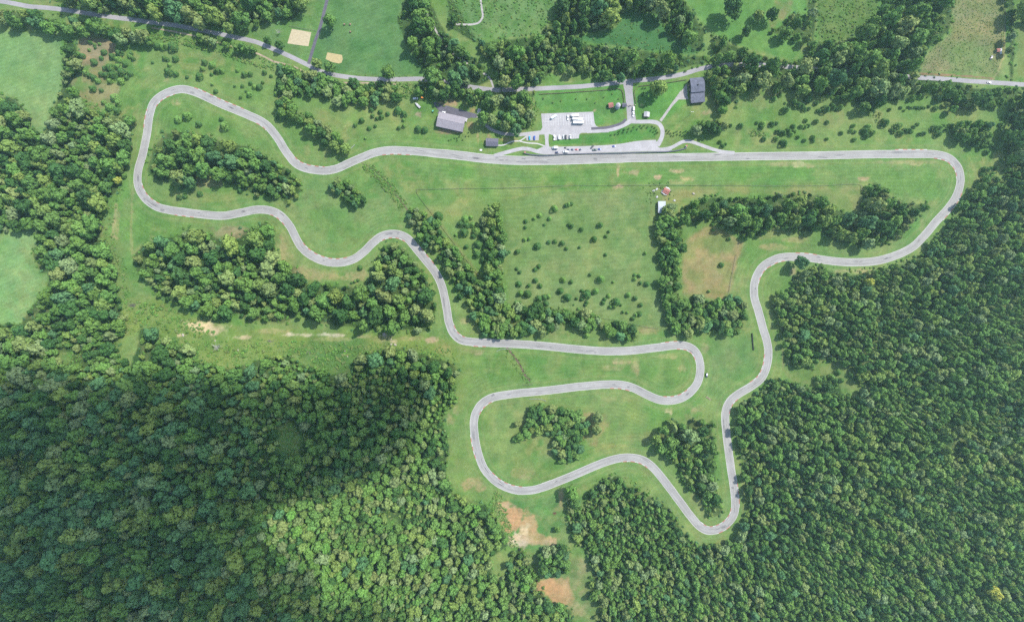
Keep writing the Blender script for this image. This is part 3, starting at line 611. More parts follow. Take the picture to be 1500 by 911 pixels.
# ================================================================ kerbs
m_red = surface('red_kerb_paint', alb(214,128,120), .75, .3, .9, world=True, tint=alb(176,130,124))
m_wkerb = surface('white_kerb_paint', alb(226,222,216), .75, .3, .9, world=True, tint=alb(180,176,170))
KERBS = [((285,129),(357,160),'the top left bend, outer side'),((230,157),(256,138),'the top left bend, inner side'),((212,187),(218,160),'the left straight, outer side near the top'),
 ((376,181),(390,191),'the descent after the top left bend'),((432,230),(476,245),'the dip before the long straight'),((560,227),(602,227),'the rise onto the long straight'),
 ((395,315),(416,330),'the lower left bend above the wood'),((445,354),(508,378),'the S bend inside the meadow'),((558,353),(594,353),'the crest beside the small wood'),((612,357),(636,386),'the slope beside the hedgerow'),
 ((207,268),(234,298),'the left hairpin, inner side'),((256,315),(284,319),'the left hairpin, outer side below'),((662,474),(681,493),'the corner below the hedgerow, inner side'),((692,507),(712,508),'the corner below the hedgerow, outer side'),
 ((702,607),(723,588),'the loop left end, inner side'),((688,636),(697,671),'the loop left end, outer side'),((722,691),(765,712),'the loop bottom left, inner side'),((793,707),(805,702),'the loop bottom, all white short one'),
 ((968,502),(992,499),'the hairpin approach, outer side'),((992,512),(1018,527),'the hairpin top, inner side'),((972,579),(1010,567),'the hairpin bottom, inner side'),((894,569),(924,573),'the middle arm below the hairpin'),
 ((912,677),(948,685),'the bend above the lower wood'),((1119,519),(1097,557),'the right bend beside the open meadow'),((1081,584),(1069,607),'the right bend beside the forest'),
 ((1027,765),(1071,744),'the bottom hairpin, inner side'),((1080,706),(1082,742),'the bottom hairpin, outer right side'),((1049,782),(1071,772),'the bottom hairpin, outer lower side'),
 ((1368,232),(1399,262),'the far right bend, inner side'),((1410,283),(1382,324),'the right slope beside the forest edge'),((1164,370),(1196,374),'the crest above the shaded bend'),((1111,416),(1128,391),'the right descent, inner side'),((1128,391),(1150,382),'the right descent, inner side near the crest'),((1311,219),(1358,219),'the end of the long straight')]
Ld = catmull(TRACK, True, 1.0)
Td = np.roll(Ld, -1, 0)-np.roll(Ld, 1, 0); Td /= np.linalg.norm(Td, axis=1)[:, None]; Nd = np.stack([Td[:, 1], -Td[:, 0]], 1)
for ki, (a, b_, where) in enumerate(KERBS):
    ia = int(np.argmin(((Ld-np.array(a))**2).sum(1))); ib = int(np.argmin(((Ld-np.array(b_))**2).sum(1)))
    n = len(Ld); df = (ib-ia) % n
    if df > n/2: ia, ib = ib, ia; df = (ib-ia) % n
    mid = (np.array(a)+np.array(b_))/2
    idx = [(ia+k) % n for k in range(df+1)]
    sd = np.sign(((np.array(a)-Ld[ia if np.linalg.norm(Ld[ia]-a) < np.linalg.norm(Ld[ib]-a) else ib])*Nd[ia if np.linalg.norm(Ld[ia]-a) < np.linalg.norm(Ld[ib]-a) else ib]).sum()) or 1
    mb = MB(); acc = 0
    for q in range(len(idx)-1):
        i, j = idx[q], idx[q+1]
        acc += np.linalg.norm(Ld[j]-Ld[i])*S
        hw = (6.45 if (690 < Ld[i][0] < 1360 and Ld[i][1] < 236.5) else 5.8)
        def P_(ii, o_, z): 
            c_ = Ld[ii]+Nd[ii]*sd*o_; return ((c_[0]-CX)*S, (CY-c_[1])*S, z)
        mi = int(acc/4.6) % 2
        if 'white' in where: mi = 1
        o0, o1 = hw-.45, hw+.4
        A0, A1, B0, B1 = P_(i, o0, .045), P_(i, o1, .10), P_(j, o0, .045), P_(j, o1, .10)
        A2, B2 = P_(i, o1+.18, .03), P_(j, o1+.18, .03)
        f1_, f2_ = [A0, A1, B1, B0], [A1, A2, B2, B1]
        v1, v2 = Vector(A1)-Vector(A0), Vector(B0)-Vector(A0)
        if v1.cross(v2).z < 0: f1_.reverse(); f2_.reverse()
        mb.face(f1_, mi); mb.face(f2_, mi)
    o = mb.build('track_kerb', [m_red, m_wkerb])
    tag(o, ('all white kerb on ' if 'white' in where else 'red and white kerb on ')+where.replace(', all white short one', ''), 'kerb', 'painted kerbs along the race track')
# ================================================================ trees
m_bark = surface('bark', (.10,.085,.065), .9, .4, 2.0)
def leafmat(name, instanced):
    m, t, b = nt(name)
    if instanced:
        a = N(t, 'ShaderNodeAttribute', attribute_name='tint'); a.attribute_type = 'INSTANCER'; src = a.outputs['Color']
    else:
        src = t.nodes.new('ShaderNodeObjectInfo').outputs['Color']
    gp = geopos(t)
    n_ = noise(t, .55, 3, .7, gp)
    c = mix(t, src, (.7, .74, .76), ramp(t, n_, .3, .6, .9, 0), 'MULTIPLY')
    c = mix(t, c, (1.25, 1.25, 1.1), ramp(t, n_, .52, .75, 0, .9), 'MULTIPLY')
    t.links.new(c, b.inputs['Base Color']); b.inputs['Roughness'].default_value = .75; b.inputs['Specular IOR Level'].default_value = .12
    tr = t.nodes.new('ShaderNodeBsdfTranslucent'); t.links.new(c, tr.inputs[0])
    ms = t.nodes.new('ShaderNodeMixShader'); ms.inputs[0].default_value = .22
    out = [x for x in t.nodes if x.type == 'OUTPUT_MATERIAL'][0]
    t.links.new(b.outputs[0], ms.inputs[1]); t.links.new(tr.outputs[0], ms.inputs[2]); t.links.new(ms.outputs[0], out.inputs[0])
    return m
m_leaf_i = leafmat('leaves_of_the_woods', True)
m_leaf = leafmat('leaves', False)

def leaf_quads(mb, centre, normal, size, r):
    n_ = normal.normalized(); u = n_.orthogonal().normalized(); w = n_.cross(u); a = r.random()*6.283
    u, w = u*math.cos(a)+w*math.sin(a), w*math.cos(a)-u*math.sin(a)
    k = .55+.5*r.random()
    c = centre
    mb.face([c-u*size-w*size*k*.5, c+u*size*.2-w*size*k, c+u*size+w*size*k*.3, c-u*size*.1+w*size*k])
def rv(r):
    while True:
        v = Vector((r.uniform(-1,1), r.uniform(-1,1), r.uniform(-1,1)))
        if .05 < v.length < 1: return v.normalized()

def broad_crown(seed, mb=None):
    """Crown of unit radius, base of the crown about .35 above the ground, top about 2.1."""
    r = random.Random(seed); mb = mb or MB()
    lobes = [(Vector((0, 0, 1.42)), .50)]
    nl = r.randint(8, 12)
    for k in range(nl):
        a = k/nl*6.283+r.uniform(-.35, .35); d = r.uniform(.40, .68)
        lobes.append((Vector((d*math.cos(a), d*math.sin(a), r.uniform(.85, 1.5)-d*.25)), r.uniform(.27, .44)))
    for k in range(r.randint(2, 4)):
        a = r.random()*6.283; d = r.uniform(.15, .4)
        lobes.append((Vector((d*math.cos(a), d*math.sin(a), r.uniform(1.5, 1.8))), r.uniform(.22, .36)))
    for c, rad in lobes:
        nq = int(150*rad)
        for q in range(nq):
            v = rv(r)
            if v.z < -.3 and r.random() < .7: v.z = -v.z
            p = c+Vector((v.x, v.y, v.z*.85))*rad*r.uniform(.78, 1.08)
            leaf_quads(mb, p, v+rv(r)*.38, r.uniform(.085, .15), r)
    for q in range(60):          # ragged skirt and inside
        v = rv(r); p = Vector((v.x*.72, v.y*.72, 1.05+v.z*.5)); leaf_quads(mb, p, v+rv(r)*.8, r.uniform(.12, .2), r)
    return mb
def cedar_crown(seed, mb=None):
    """Cedar crown of unit radius, egg shaped with a blunt tip, about 2.5 high."""
    r = random.Random(seed); mb = mb or MB(); Hh = r.uniform(2.2, 2.7)
    lump = [(r.random()*6.283, r.uniform(.15, .7), r.uniform(.05, .16)) for _ in range(7)]
    for q in range(260):
        tt = r.random()**1.15; z = .08+tt*(Hh-.08)
        a = r.random()*6.283
        rad = (max(0, 1-tt**1.5))**.75*min(1, .72+tt*1.6)
        for la, lt, ls in lump:
            da = abs((a-la+math.pi) % (2*math.pi)-math.pi)
            if da < .7 and abs(tt-lt) < .25: rad += ls*(1-da/.7)
        rad *= r.uniform(.86, 1.03)
        v = Vector((math.cos(a), math.sin(a), .35+tt*.9))
        leaf_quads(mb, Vector((rad*math.cos(a), rad*math.sin(a), z)), v+rv(r)*.3, r.uniform(.12, .2), r)
    return mb
def bush_crown(seed):
    r = random.Random(seed); mb = MB()
    for k in range(r.randint(4, 6)):
        c = Vector((r.uniform(-.55, .55), r.uniform(-.55, .55), r.uniform(.2, .45))); rad = r.uniform(.3, .5)
        for q in range(26):
            v = rv(r); v.z = abs(v.z); leaf_quads(mb, c+v*rad*r.uniform(.8, 1.05), v+rv(r)*.6, r.uniform(.11, .2), r)
    return mb
def bare_crown(seed):
    r = random.Random(seed); mb = MB()
    for k in range(16):
        a = r.random()*6.283; e = r.uniform(.15, 1.2); d = Vector((math.cos(a)*math.cos(e), math.sin(a)*math.cos(e), math.sin(e)))
        p0 = Vector((0, 0, r.uniform(.5, 1.0))); p1 = p0+d*r.uniform(.6, 1.0); mb.tube(p0, p1, .035, .015, 5)
        for q in range(4):
            s0 = p0.lerp(p1, r.uniform(.4, .95)); mb.tube(s0, s0+(d+rv(r)*.8)*r.uniform(.2, .4), .018, .006, 4)
    return mb
def trunk_mesh(h, r0):
    mb = MB(); mb.tube((0, 0, -.25), (0, 0, h*.5), r0*1.15, r0*.8, 8); mb.tube((0, 0, h*.5), (.02, .01, h), r0*.8, r0*.35, 8)
    for k in range(5):
        a = k*1.26+.3; mb.tube((0, 0, h*(.42+.08*k)), (.5*math.cos(a), .5*math.sin(a), h*(.72+.07*k)), r0*.45, r0*.15, 5)
    return mb

NB, NC = 9, 6
BROAD = [broad_crown(100+k).data('crown', [m_leaf]) for k in range(NB)]
CEDAR = [cedar_crown(200+k).data('crown', [m_leaf]) for k in range(NC)]
BUSH = [bush_crown(300+k).data('crown', [m_leaf]) for k in range(4)]
BARE = [bare_crown(400+k).data('crown', [m_bark]) for k in range(2)]
m_grey = surface('dead_wood', (.34,.32,.30), .9, .3, 3.0)
BTRUNK = trunk_mesh(1.35, .055).data('trunk', [m_bark]); CTRUNK = trunk_mesh(1.4, .05).data('trunk', [m_bark])

TONES = {'dark green': (70,106,58), 'mid green': (102,138,72), 'yellow green': (122,146,80), 'blue green': (90,130,88), 'olive': (128,146,92), 'pale green': (126,148,104), 'rust brown': (134,122,88), 'golden yellow': (176,182,88), 'fresh green': (104,146,72)}
LEAFK = 1.98
TW = [('dark green', .20), ('mid green', .45), ('yellow green', .08), ('blue green', .055), ('olive', .10), ('pale green', .08)]
def pick_tone(r):
    x = r.random()
    for n_, w_ in TW:
        x -= w_
        if x < 0: return n_
    return 'mid green'
def toned(name, r, j=.16):
    c = alb(*TONES[name]); f = LEAFK*(1+r.uniform(-j, j))
    return (c[0]*f*(1+r.uniform(-.07, .07)), c[1]*f*.99, c[2]*f*.87*(1+r.uniform(-.08, .08)), 1)

ROADLINES = [(TRK[::3], 9.5), (np.array([(797,215),(985,219)]), 11), (np.array([(920,118),(925,180)]), 8), (np.array([(926,178),(968,182),(968,212)]), 8),
             (np.array([(375,62),(450,95),(525,115),(615,116)]), 6), (np.array([(750,131),(850,127),(925,119),(1000,109),(1030,101)]), 5.5), (np.array([(1337,113.5),(1480,123)]), 4), (np.array([(0,2),(70,12),(134,21),(262,38),(340,54),(375,62)]), 6),
             (np.array([(622,0),(632,33),(645,56)]), 2.5), (np.array([(625,20),(632,33)]), 3), (np.array([(792,186),(871,186)]), 14), (np.array([(769,200),(798,200)]), 8), (np.array([(640,160),(696,170)]), 7), (np.array([(645,178),(680,184)]), 15), (np.array([(1010,131),(1033,131)]), 10), (np.array([(714,208),(730,208)]), 9), (np.array([(968,290),(968,300)]), 6)]
def clear_of_roads(px, py, extra=0):
    ok = np.ones(px.shape, bool)
    for ln, dd in ROADLINES: ok &= ldist(px, py, ln) > dd+extra
    return ok
def scatter(poly, sp, seed, pack=.80):
    """Irregular points no closer than about pack*sp, filling an outline."""
    p = np.asarray(poly, float); x0, y0 = p.min(0); x1, y1 = p.max(0)
    rr = np.random.default_rng(seed); dmin = sp*pack
    n_ = int((x1-x0)*(y1-y0)/(sp*sp)*9)+8
    cx_, cy_ = rr.uniform(x0, x1, n_), rr.uniform(y0, y1, n_)
    k_ = sdist(cx_, cy_, poly) > -3; cx_, cy_ = cx_[k_], cy_[k_]
    cell = {}; ox_, oy_ = [], []; d2 = dmin*dmin
    for x_, y_ in zip(cx_.tolist(), cy_.tolist()):
        a_, b_ = int(x_//dmin), int(y_//dmin); good = True
        for u in (a_-1, a_, a_+1):
            for v in (b_-1, b_, b_+1):
                for (qx_, qy_) in cell.get((u, v), ()):
                    if (qx_-x_)**2+(qy_-y_)**2 < d2: good = False; break
                if not good: break
            if not good: break
        if good: cell.setdefault((a_, b_), []).append((x_, y_)); ox_.append(x_); oy_.append(y_)
    return np.array(ox_), np.array(oy_)

def scatter_mixed(poly, rad, seed, big, pack=.80):
    """Crowns of mixed radius, large ones first, each keeping its own room: rows of x, y, radius."""
    p = np.asarray(poly, float); x0, y0 = p.min(0); x1, y1 = p.max(0)
    rr = np.random.default_rng(seed)
    n_ = int((x1-x0)*(y1-y0)/(rad*rad)*2.6)+8
    cx_, cy_ = rr.uniform(x0, x1, n_), rr.uniform(y0, y1, n_)
    k_ = sdist(cx_, cy_, poly) > 0; cx_, cy_ = cx_[k_], cy_[k_]
    st_ = fbm(cx_, cy_, 38, seed)                     # stands of older and younger growth
    q_ = rad*np.exp(rr.normal(0, .24, len(cx_)))*(.62+.76*smooth((st_-.25)/.5))
    q_ = np.where(rr.random(len(cx_)) < big, q_*1.6, q_); q_ = np.clip(q_, rad*.5, rad*2.1)
    od_ = np.lexsort((rr.random(len(q_)), -np.round(q_/rad*2.5)))
    cs_ = rad*2.2*2*pack; cell = {}; out = []
    for k in od_.tolist():
        x_, y_, r_ = float(cx_[k]), float(cy_[k]), float(q_[k]); a_, b_ = int(x_//cs_), int(y_//cs_); good = True
        for u in (a_-1, a_, a_+1):
            for v in (b_-1, b_, b_+1):
                for (qx_, qy_, qr_) in cell.get((u, v), ()):
                    if (qx_-x_)**2+(qy_-y_)**2 < (pack*(qr_+r_))**2: good = False; break
                if not good: break
            if not good: break
        if good: cell.setdefault((a_, b_), []).append((x_, y_, r_)); out.append((x_, y_, r_))
    return np.array(out)

# ---- the woods: uncountable, two masses drawn from unlinked tree meshes
srcB = bpy.data.collections.new('broadleaf_sources'); srcC = bpy.data.collections.new('cedar_sources'); srcU = bpy.data.collections.new('bush_sources')
def add_src(c, mesh_src, trunk, i, kind):
    mb = {'b': broad_crown, 'c': cedar_crown}[kind](i) if kind in 'bc' else bush_crown(i)
    if trunk:
        for f in trunk.polygons: mb.face([trunk.vertices[v].co for v in f.vertices], 1)
    o = bpy.data.objects.new('tree_source_%02d' % i, mb.data('tree_source', [m_leaf_i, m_bark])); c.objects.link(o)
for k in range(10): add_src(srcB, None, BTRUNK, 500+k, 'b')
for k in range(6): add_src(srcC, None, CTRUNK, 520+k, 'c')
for k in range(4): add_src(srcU, None, None, 540+k, 'u')

def mass(name, pts, coll, label):
    """pts: rows of x y z scale_xy scale_z rot idx r g b"""
    a = np.asarray(pts, np.float32)
    me = bpy.data.meshes.new(name); me.vertices.add(len(a)); me.vertices.foreach_set('co', a[:, :3].ravel())
    def attr(n_, ty, vals, key='value'):
        at = me.attributes.new(n_, ty, 'POINT'); at.data.foreach_set(key, vals.ravel())
    wob_ = np.random.default_rng(4).uniform(.8, 1.22, len(a)); attr('size', 'FLOAT_VECTOR', np.stack([a[:, 3]*wob_, a[:, 3]/wob_, a[:, 4]], 1), 'vector')
    attr('turn', 'FLOAT_VECTOR', np.stack([a[:, 10], a[:, 11], a[:, 5]], 1), 'vector')
    attr('pick', 'INT', a[:, 6].astype(np.int32))
    attr('tint', 'FLOAT_COLOR', np.concatenate([a[:, 7:10], np.ones((len(a), 1), np.float32)], 1), 'color')
    o = bpy.data.objects.new(name, me); col.objects.link(o)
    g = bpy.data.node_groups.new(name+'_scatter', 'GeometryNodeTree')
    g.interface.new_socket(name='Geometry', in_out='INPUT', socket_type='NodeSocketGeometry'); g.interface.new_socket(name='Geometry', in_out='OUTPUT', socket_type='NodeSocketGeometry')
    gi, go = g.nodes.new('NodeGroupInput'), g.nodes.new('NodeGroupOutput')
    ci = g.nodes.new('GeometryNodeCollectionInfo'); ci.inputs[0].default_value = coll; ci.inputs[1].default_value = True; ci.inputs[2].default_value = True
    ip = g.nodes.new('GeometryNodeInstanceOnPoints'); ip.inputs['Pick Instance'].default_value = True
    def na(n_, ty):
        q = g.nodes.new('GeometryNodeInputNamedAttribute'); q.data_type = ty; q.inputs[0].default_value = n_; return q.outputs[0]
    L = g.links.new
    L(gi.outputs[0], ip.inputs['Points']); L(ci.outputs[0], ip.inputs['Instance']); L(na('pick', 'INT'), ip.inputs['Instance Index'])
    L(na('turn', 'FLOAT_VECTOR'), ip.inputs['Rotation']); L(na('size', 'FLOAT_VECTOR'), ip.inputs['Scale']); L(ip.outputs[0], go.inputs[0])
    md = o.modifiers.new('Scatter', 'NODES'); md.node_group = g
    return tag(o, label, kind='stuff')

EXTRA_BROAD = [(482,29,10.5,'mid green','the upper field beside the dark driveway'),(481.5,97,8.5,'mid green','the roadside by the yellow sand patch'),(462.5,91,7.5,'yellow green','the roadside by the yellow sand patch'),(567.5,105,11.3,'mid green','the roadside under the upper field'),(632,109,13.5,'mid green','the road edge under the upper field'),(665,112.5,12.5,'blue green','the road edge right of the upper field'),
 (391,59,6.2,'dark green','the roadside left of the riding arena'),(409,66,7,'dark green','the roadside left of the riding arena'),(966,127.5,14,'yellow green','the lawn beside the entrance road'),(976.5,309,7.5,'yellow green','the ground beside the tin shed, half covering it'),(1175,384,10.5,'blue green','the crest of the shaded bend'),(220,489,11.5,'blue green','the lower clearing, at its dark corner'),(548,527,11.5,'blue green','the lower clearing, near its right end'),
 (876,612,9.2,'olive','the dry grass of the lower loop'),(874,630,9,'olive','the dry grass of the lower loop'),(757.5,621,5.5,'olive','the grass by the left copse of the lower loop'),(837,722,11,'fresh green','the edge of the lower forest by the dirt clearing'),(816.7,775.7,5.2,'mid green','the dirt clearing below the loop'),
 (1273,356,10,'pale green','the lower rim of the right inner wood'),(1458,868,10,'golden yellow','the lower right forest'),(1472,873,9.5,'olive','the lower right forest beside the golden tree'),(1346,857,9,'yellow green','the lower right forest'),(1275,413,6.5,'golden yellow','the forest below the shaded bend'),(172,264,6,'golden yellow','the left wood by the left straight'),
 (1132,20,10,'dark green','the top pasture'),(1075,8,16,'dark green','the top pasture'),(1112,22,9,'yellow green','the top pasture'),(1095,45,8,'dark green','the top pasture')]

r = random.Random(5)
rowsB, rowsC, rowsU = [], [], []
for wi, (nm, (mixc, sp, rad, poly)) in enumerate(WOODS.items()):
    if nm == 'left_wood' or nm == 'mid_wood': pass
    sc_ = scatter_mixed(poly, rad*.93, 900+wi, .05 if rad < 6 else .03); px, py, qr = sc_[:, 0], sc_[:, 1], sc_[:, 2]
    d = sdist(px, py, poly)
    ok = (d > rad*.3) & clear_of_roads(px, py)
    for h in WOOD_HOLES: ok &= sdist(px, py, h) < -3
    for x_, y_, r_, tn, wh in EXTRA_BROAD: ok &= (px-x_)**2+(py-y_)**2 > (r_*.95+qr*.35)**2
    zone = fbm(px, py, 55, 61+wi)               # stands of like trees
    zone2 = fbm(px, py, 24, 161+wi)
    px, py, d, zone, zone2, qr = px[ok], py[ok], d[ok], zone[ok], zone2[ok], qr[ok]
    for i in range(len(px)):
        s_ = qr[i]*1.1
        ced = s_ < rad*1.35 and r.random() < mixc*(1.7 if zone[i] > .5 else .4)
        s_ = min(s_, max(d[i]*1.3, rad*.6))
        if ced: s_ *= .92
        R = s_*S; tall = r.uniform(1.0, 1.35) if ced else r.uniform(1.15, 1.6)*(.9 if rad < 5.2 else 1.0)
        mid = R*1.25*tall
        x, y, z = W(px[i], py[i], mid) if False else (px[i], py[i], mid)
        if ced: tone = r.choice(['dark green', 'mid green', 'mid green', 'mid green', 'olive'])
        else:
            tone = pick_tone(r)
            if nm == 'left_wood' and py[i] > 540: tone = r.choice(['blue green', 'blue green', 'mid green', 'mid green', 'dark green', 'pale green', 'yellow green'])
            if nm == 'mid_wood' and py[i] > 700 and r.random() < .5: tone = r.choice(['yellow green', 'olive', 'mid green', 'mid green', 'fresh green'])
            if zone2[i] > .64 and r.random() < .35: tone = 'yellow green'
        c = toned(tone, r)
        row = [px[i], py[i], mid, R*r.uniform(.85, 1.15), R*tall, r.random()*6.283, r.randrange(6 if ced else 10), c[0], c[1], c[2], r.uniform(-.12, .12), r.uniform(-.12, .12)]
        (rowsC if ced else rowsB).append(row)
def settle(rows):
    a = np.array(rows, float); x, y, z = Wv(a[:, 0], a[:, 1], a[:, 2]); a[:, 0], a[:, 1], a[:, 2] = x, y, z; return a
# low growth: scrub fields, wood edges and creek banks
SCRUB = [([(655,0),(655,T0),(820,T0),(814,24),(790,52),(750,56),(690,57),(655,36)], 4.2, 1.5, .55), ([(1196,0),(1196,T0),(1300,T0),(1284,18),(1265,42),(1240,60),(1200,60)], 3.6, 1.4, .6), ([(845,50),(862,52),(902,40),(910,20),(925,12),(963,25),(980,52),(998,62),(1032,72),(1016,80),(985,78),(950,74),(900,67),(856,62)], 4.5, 1.3, .4),
  ([(1355,0),(1478,0),(1472,30),(1470,70),(1462,108),(1350,105),(1360,75),(1392,50)], 2.4, .75, .6), ([(222,48),(260,52),(285,60),(312,68),(350,82),(375,92),(400,98),(404,104),(372,97),(340,86),(310,76),(280,69),(240,61),(222,55)], 2.8, 1.9, .95),
  ([(380,84),(410,92),(440,100),(440,104),(410,100),(384,93)], 3, 1.8, .7), ([(530,236),(548,243),(568,260),(582,276),(598,300),(588,308),(568,284),(550,264),(534,250)], 2.4, 1.5, 1.0), ([(736,508),(748,512),(760,526),(774,548),(782,558),(770,562),(756,540),(742,522)], 3, 1.4, .6),
  ([(275,520),(300,530),(350,535),(420,518),(520,520),(640,520),(670,530),(660,510),(560,500),(430,505),(380,495),(350,500),(290,500),(262,490)], 3.4, 1.2, .8), ([(180,460),(200,440),(250,450),(280,470),(270,490),(230,480),(190,490)], 3.4, 1.1, .7), ([(170,372),(182,375),(192,440),(190,480),(180,468),(172,420)], 4, 1.8, .6),
  ([(150,315),(165,290),(182,262),(186,270),(168,310),(165,340),(178,400),(172,400),(150,345)], 4, 1.8, .6), ([(728,712),(738,730),(745,760),(752,780),(760,800),(752,805),(742,790),(732,760),(718,738)], 3, 1.7, .8), ([(870,700),(905,690),(950,715),(985,745),(960,725),(920,705)], 4, 1.5, .5),
  ([(560,118),(610,122),(655,150),(650,158),(612,146),(585,142)], 3.2, 1.9, .8), ([(773,150),(785,148),(790,160),(783,190),(770,192)], 3, 1.9, .8), ([(940,296),(952,290),(960,300),(958,310)], 4, 1.3, .3), ([(1000,318),(1004,300),(1013,305),(1010,325)], 4, 1.6, .5), ([(480,110),(560,114),(612,113),(612,111),(560,111),(482,106)], 2.6, 1.2, .7),
  ([(1098,192),(1120,193),(1122,198),(1108,203),(1097,199)], 2.6, 1.6, .8), ([(1270,168),(1284,163),(1300,178),(1294,184),(1284,180)], 2.6, 1.7, .8), ([(790,808),(835,800),(850,806),(830,812),(800,815)], 3, 1.5, .6), ([(940,268),(985,266),(988,290),(975,297),(945,285)], 3.4, 1.4, .6),
  ([(70,22),(134,27),(200,36),(270,45),(270,42),(200,33),(134,24),(72,17)], 3.5, 1.4, .6), ([(120,70),(127,128),(122,150),(137,166),(170,170),(172,160),(140,152),(128,150),(126,125),(124,85)], 3.6, 1.7, .7), ([(1170,395),(1200,390),(1232,402),(1287,396),(1337,382),(1358,368),(1350,366),(1310,380),(1262,392),(1206,384)], 4, 1.6, .5)]
SCRUB += [(h_, 3.2, 1.7, .7) for h_ in WOOD_HOLES[:-2]]
SCRUB += [([(180,455),(205,440),(250,450),(285,470),(340,500),(380,502),(400,508),(372,525),(320,530),(285,515),(262,492),(225,478),(200,480)], 5, 2.6, .55), ([(400,500),(470,500),(540,506),(515,535),(480,542),(440,522)], 4.5, 2.2, .7)]
for si, (poly, sp, rad, dens) in enumerate(SCRUB):
    px, py = scatter(poly, sp, 700+si); ok = (sdist(px, py, poly) > 0) & clear_of_roads(px, py, -2.5); ok &= ldist(px, py, TRK[::3]) > 8
    nz = fbm(px, py, 14, 30+si)
    for x_, y_, q in zip(px[ok], py[ok], nz[ok]):
        if r.random() > dens*(.5+q): continue
        c = toned(r.choice(['fresh green', 'mid green', 'yellow green', 'fresh green', 'olive']), r)
        R = rad*S*r.uniform(.6, 1.5)
        rowsU.append([x_, y_, .4, R, R*r.uniform(.6, 1.1), r.random()*6.283, r.randrange(4), c[0], c[1], c[2], 0, 0])
for wi, (nm, (mixc, sp, rad, poly)) in enumerate(WOODS.items()):   # ferns and brush under the canopy and along its edge
    px, py = scatter(poly, 9.0, 1200+wi); d = sdist(px, py, poly); ok = (d > -2) & (d < 40) & clear_of_roads(px, py, -2)
    for h in WOOD_HOLES: ok &= sdist(px, py, h) < 0
    for x_, y_ in zip(px[ok], py[ok]):
        c = toned(r.choice(['fresh green', 'mid green', 'blue green']), r); R = r.uniform(1.2, 2.6)
        rowsU.append([x_, y_, .4, R, R*.9, r.random()*6.283, r.randrange(4), c[0], c[1], c[2], 0, 0])

# ---- trees that stand out one by one
ORD = 'zeroth first second third fourth fifth sixth seventh eighth ninth tenth eleventh twelfth thirteenth fourteenth fifteenth sixteenth seventeenth eighteenth nineteenth twentieth'.split()
def ordinal(k):
    if k <= 20: return ORD[k]
    return 'twenty-'+ORD[k-20] if k < 30 else ('thirtieth' if k == 30 else 'thirty-'+ORD[k-30] if k < 40 else 'fortieth')
PENDING = []   # dict(kind, px, py, rpx, tone, where)
def size_word(r_, cuts, words_):
    return words_[0] if r_ < cuts[0] else words_[1] if r_ < cuts[1] else words_[2]
for x_, y_, r_, tn, wh in EXTRA_BROAD: PENDING.append(dict(kind='b', px=x_, py=y_, r=r_, tone=tn, where=wh))
for ci, (wh, mixc, sp, rad, poly) in enumerate(COPSES):
    rad *= 1.08; px, py = scatter(poly, sp*.9, 400+ci); d = sdist(px, py, poly); ok = (d > -1.4) & clear_of_roads(px, py, 2.2)
    for h_ in (0,):
        pass
    for x_, y_ in zip(px[ok], py[ok]):
        if not (-8 < x_ < 1508 and -8 < y_ < 919): continue
        PENDING.append(dict(kind='b', px=float(x_), py=float(y_), r=rad*r.choice([.8, .95, 1.05, 1.2, 1.3]), tone=pick_tone(r), where=wh))
    px, py = scatter(poly, 4.2, 600+ci); ok = (sdist(px, py, poly) > -1.5) & clear_of_roads(px, py, -3)
    for x_, y_ in zip(px[ok], py[ok]):
        if r.random() < .6:
            c = toned(r.choice(['fresh green', 'mid green', 'yellow green']), r); R = r.uniform(1.2, 2.4)
            rowsU.append([x_, y_, .4, R, R*1.1, r.random()*6.283, r.randrange(4), c[0], c[1], c[2], 0, 0])

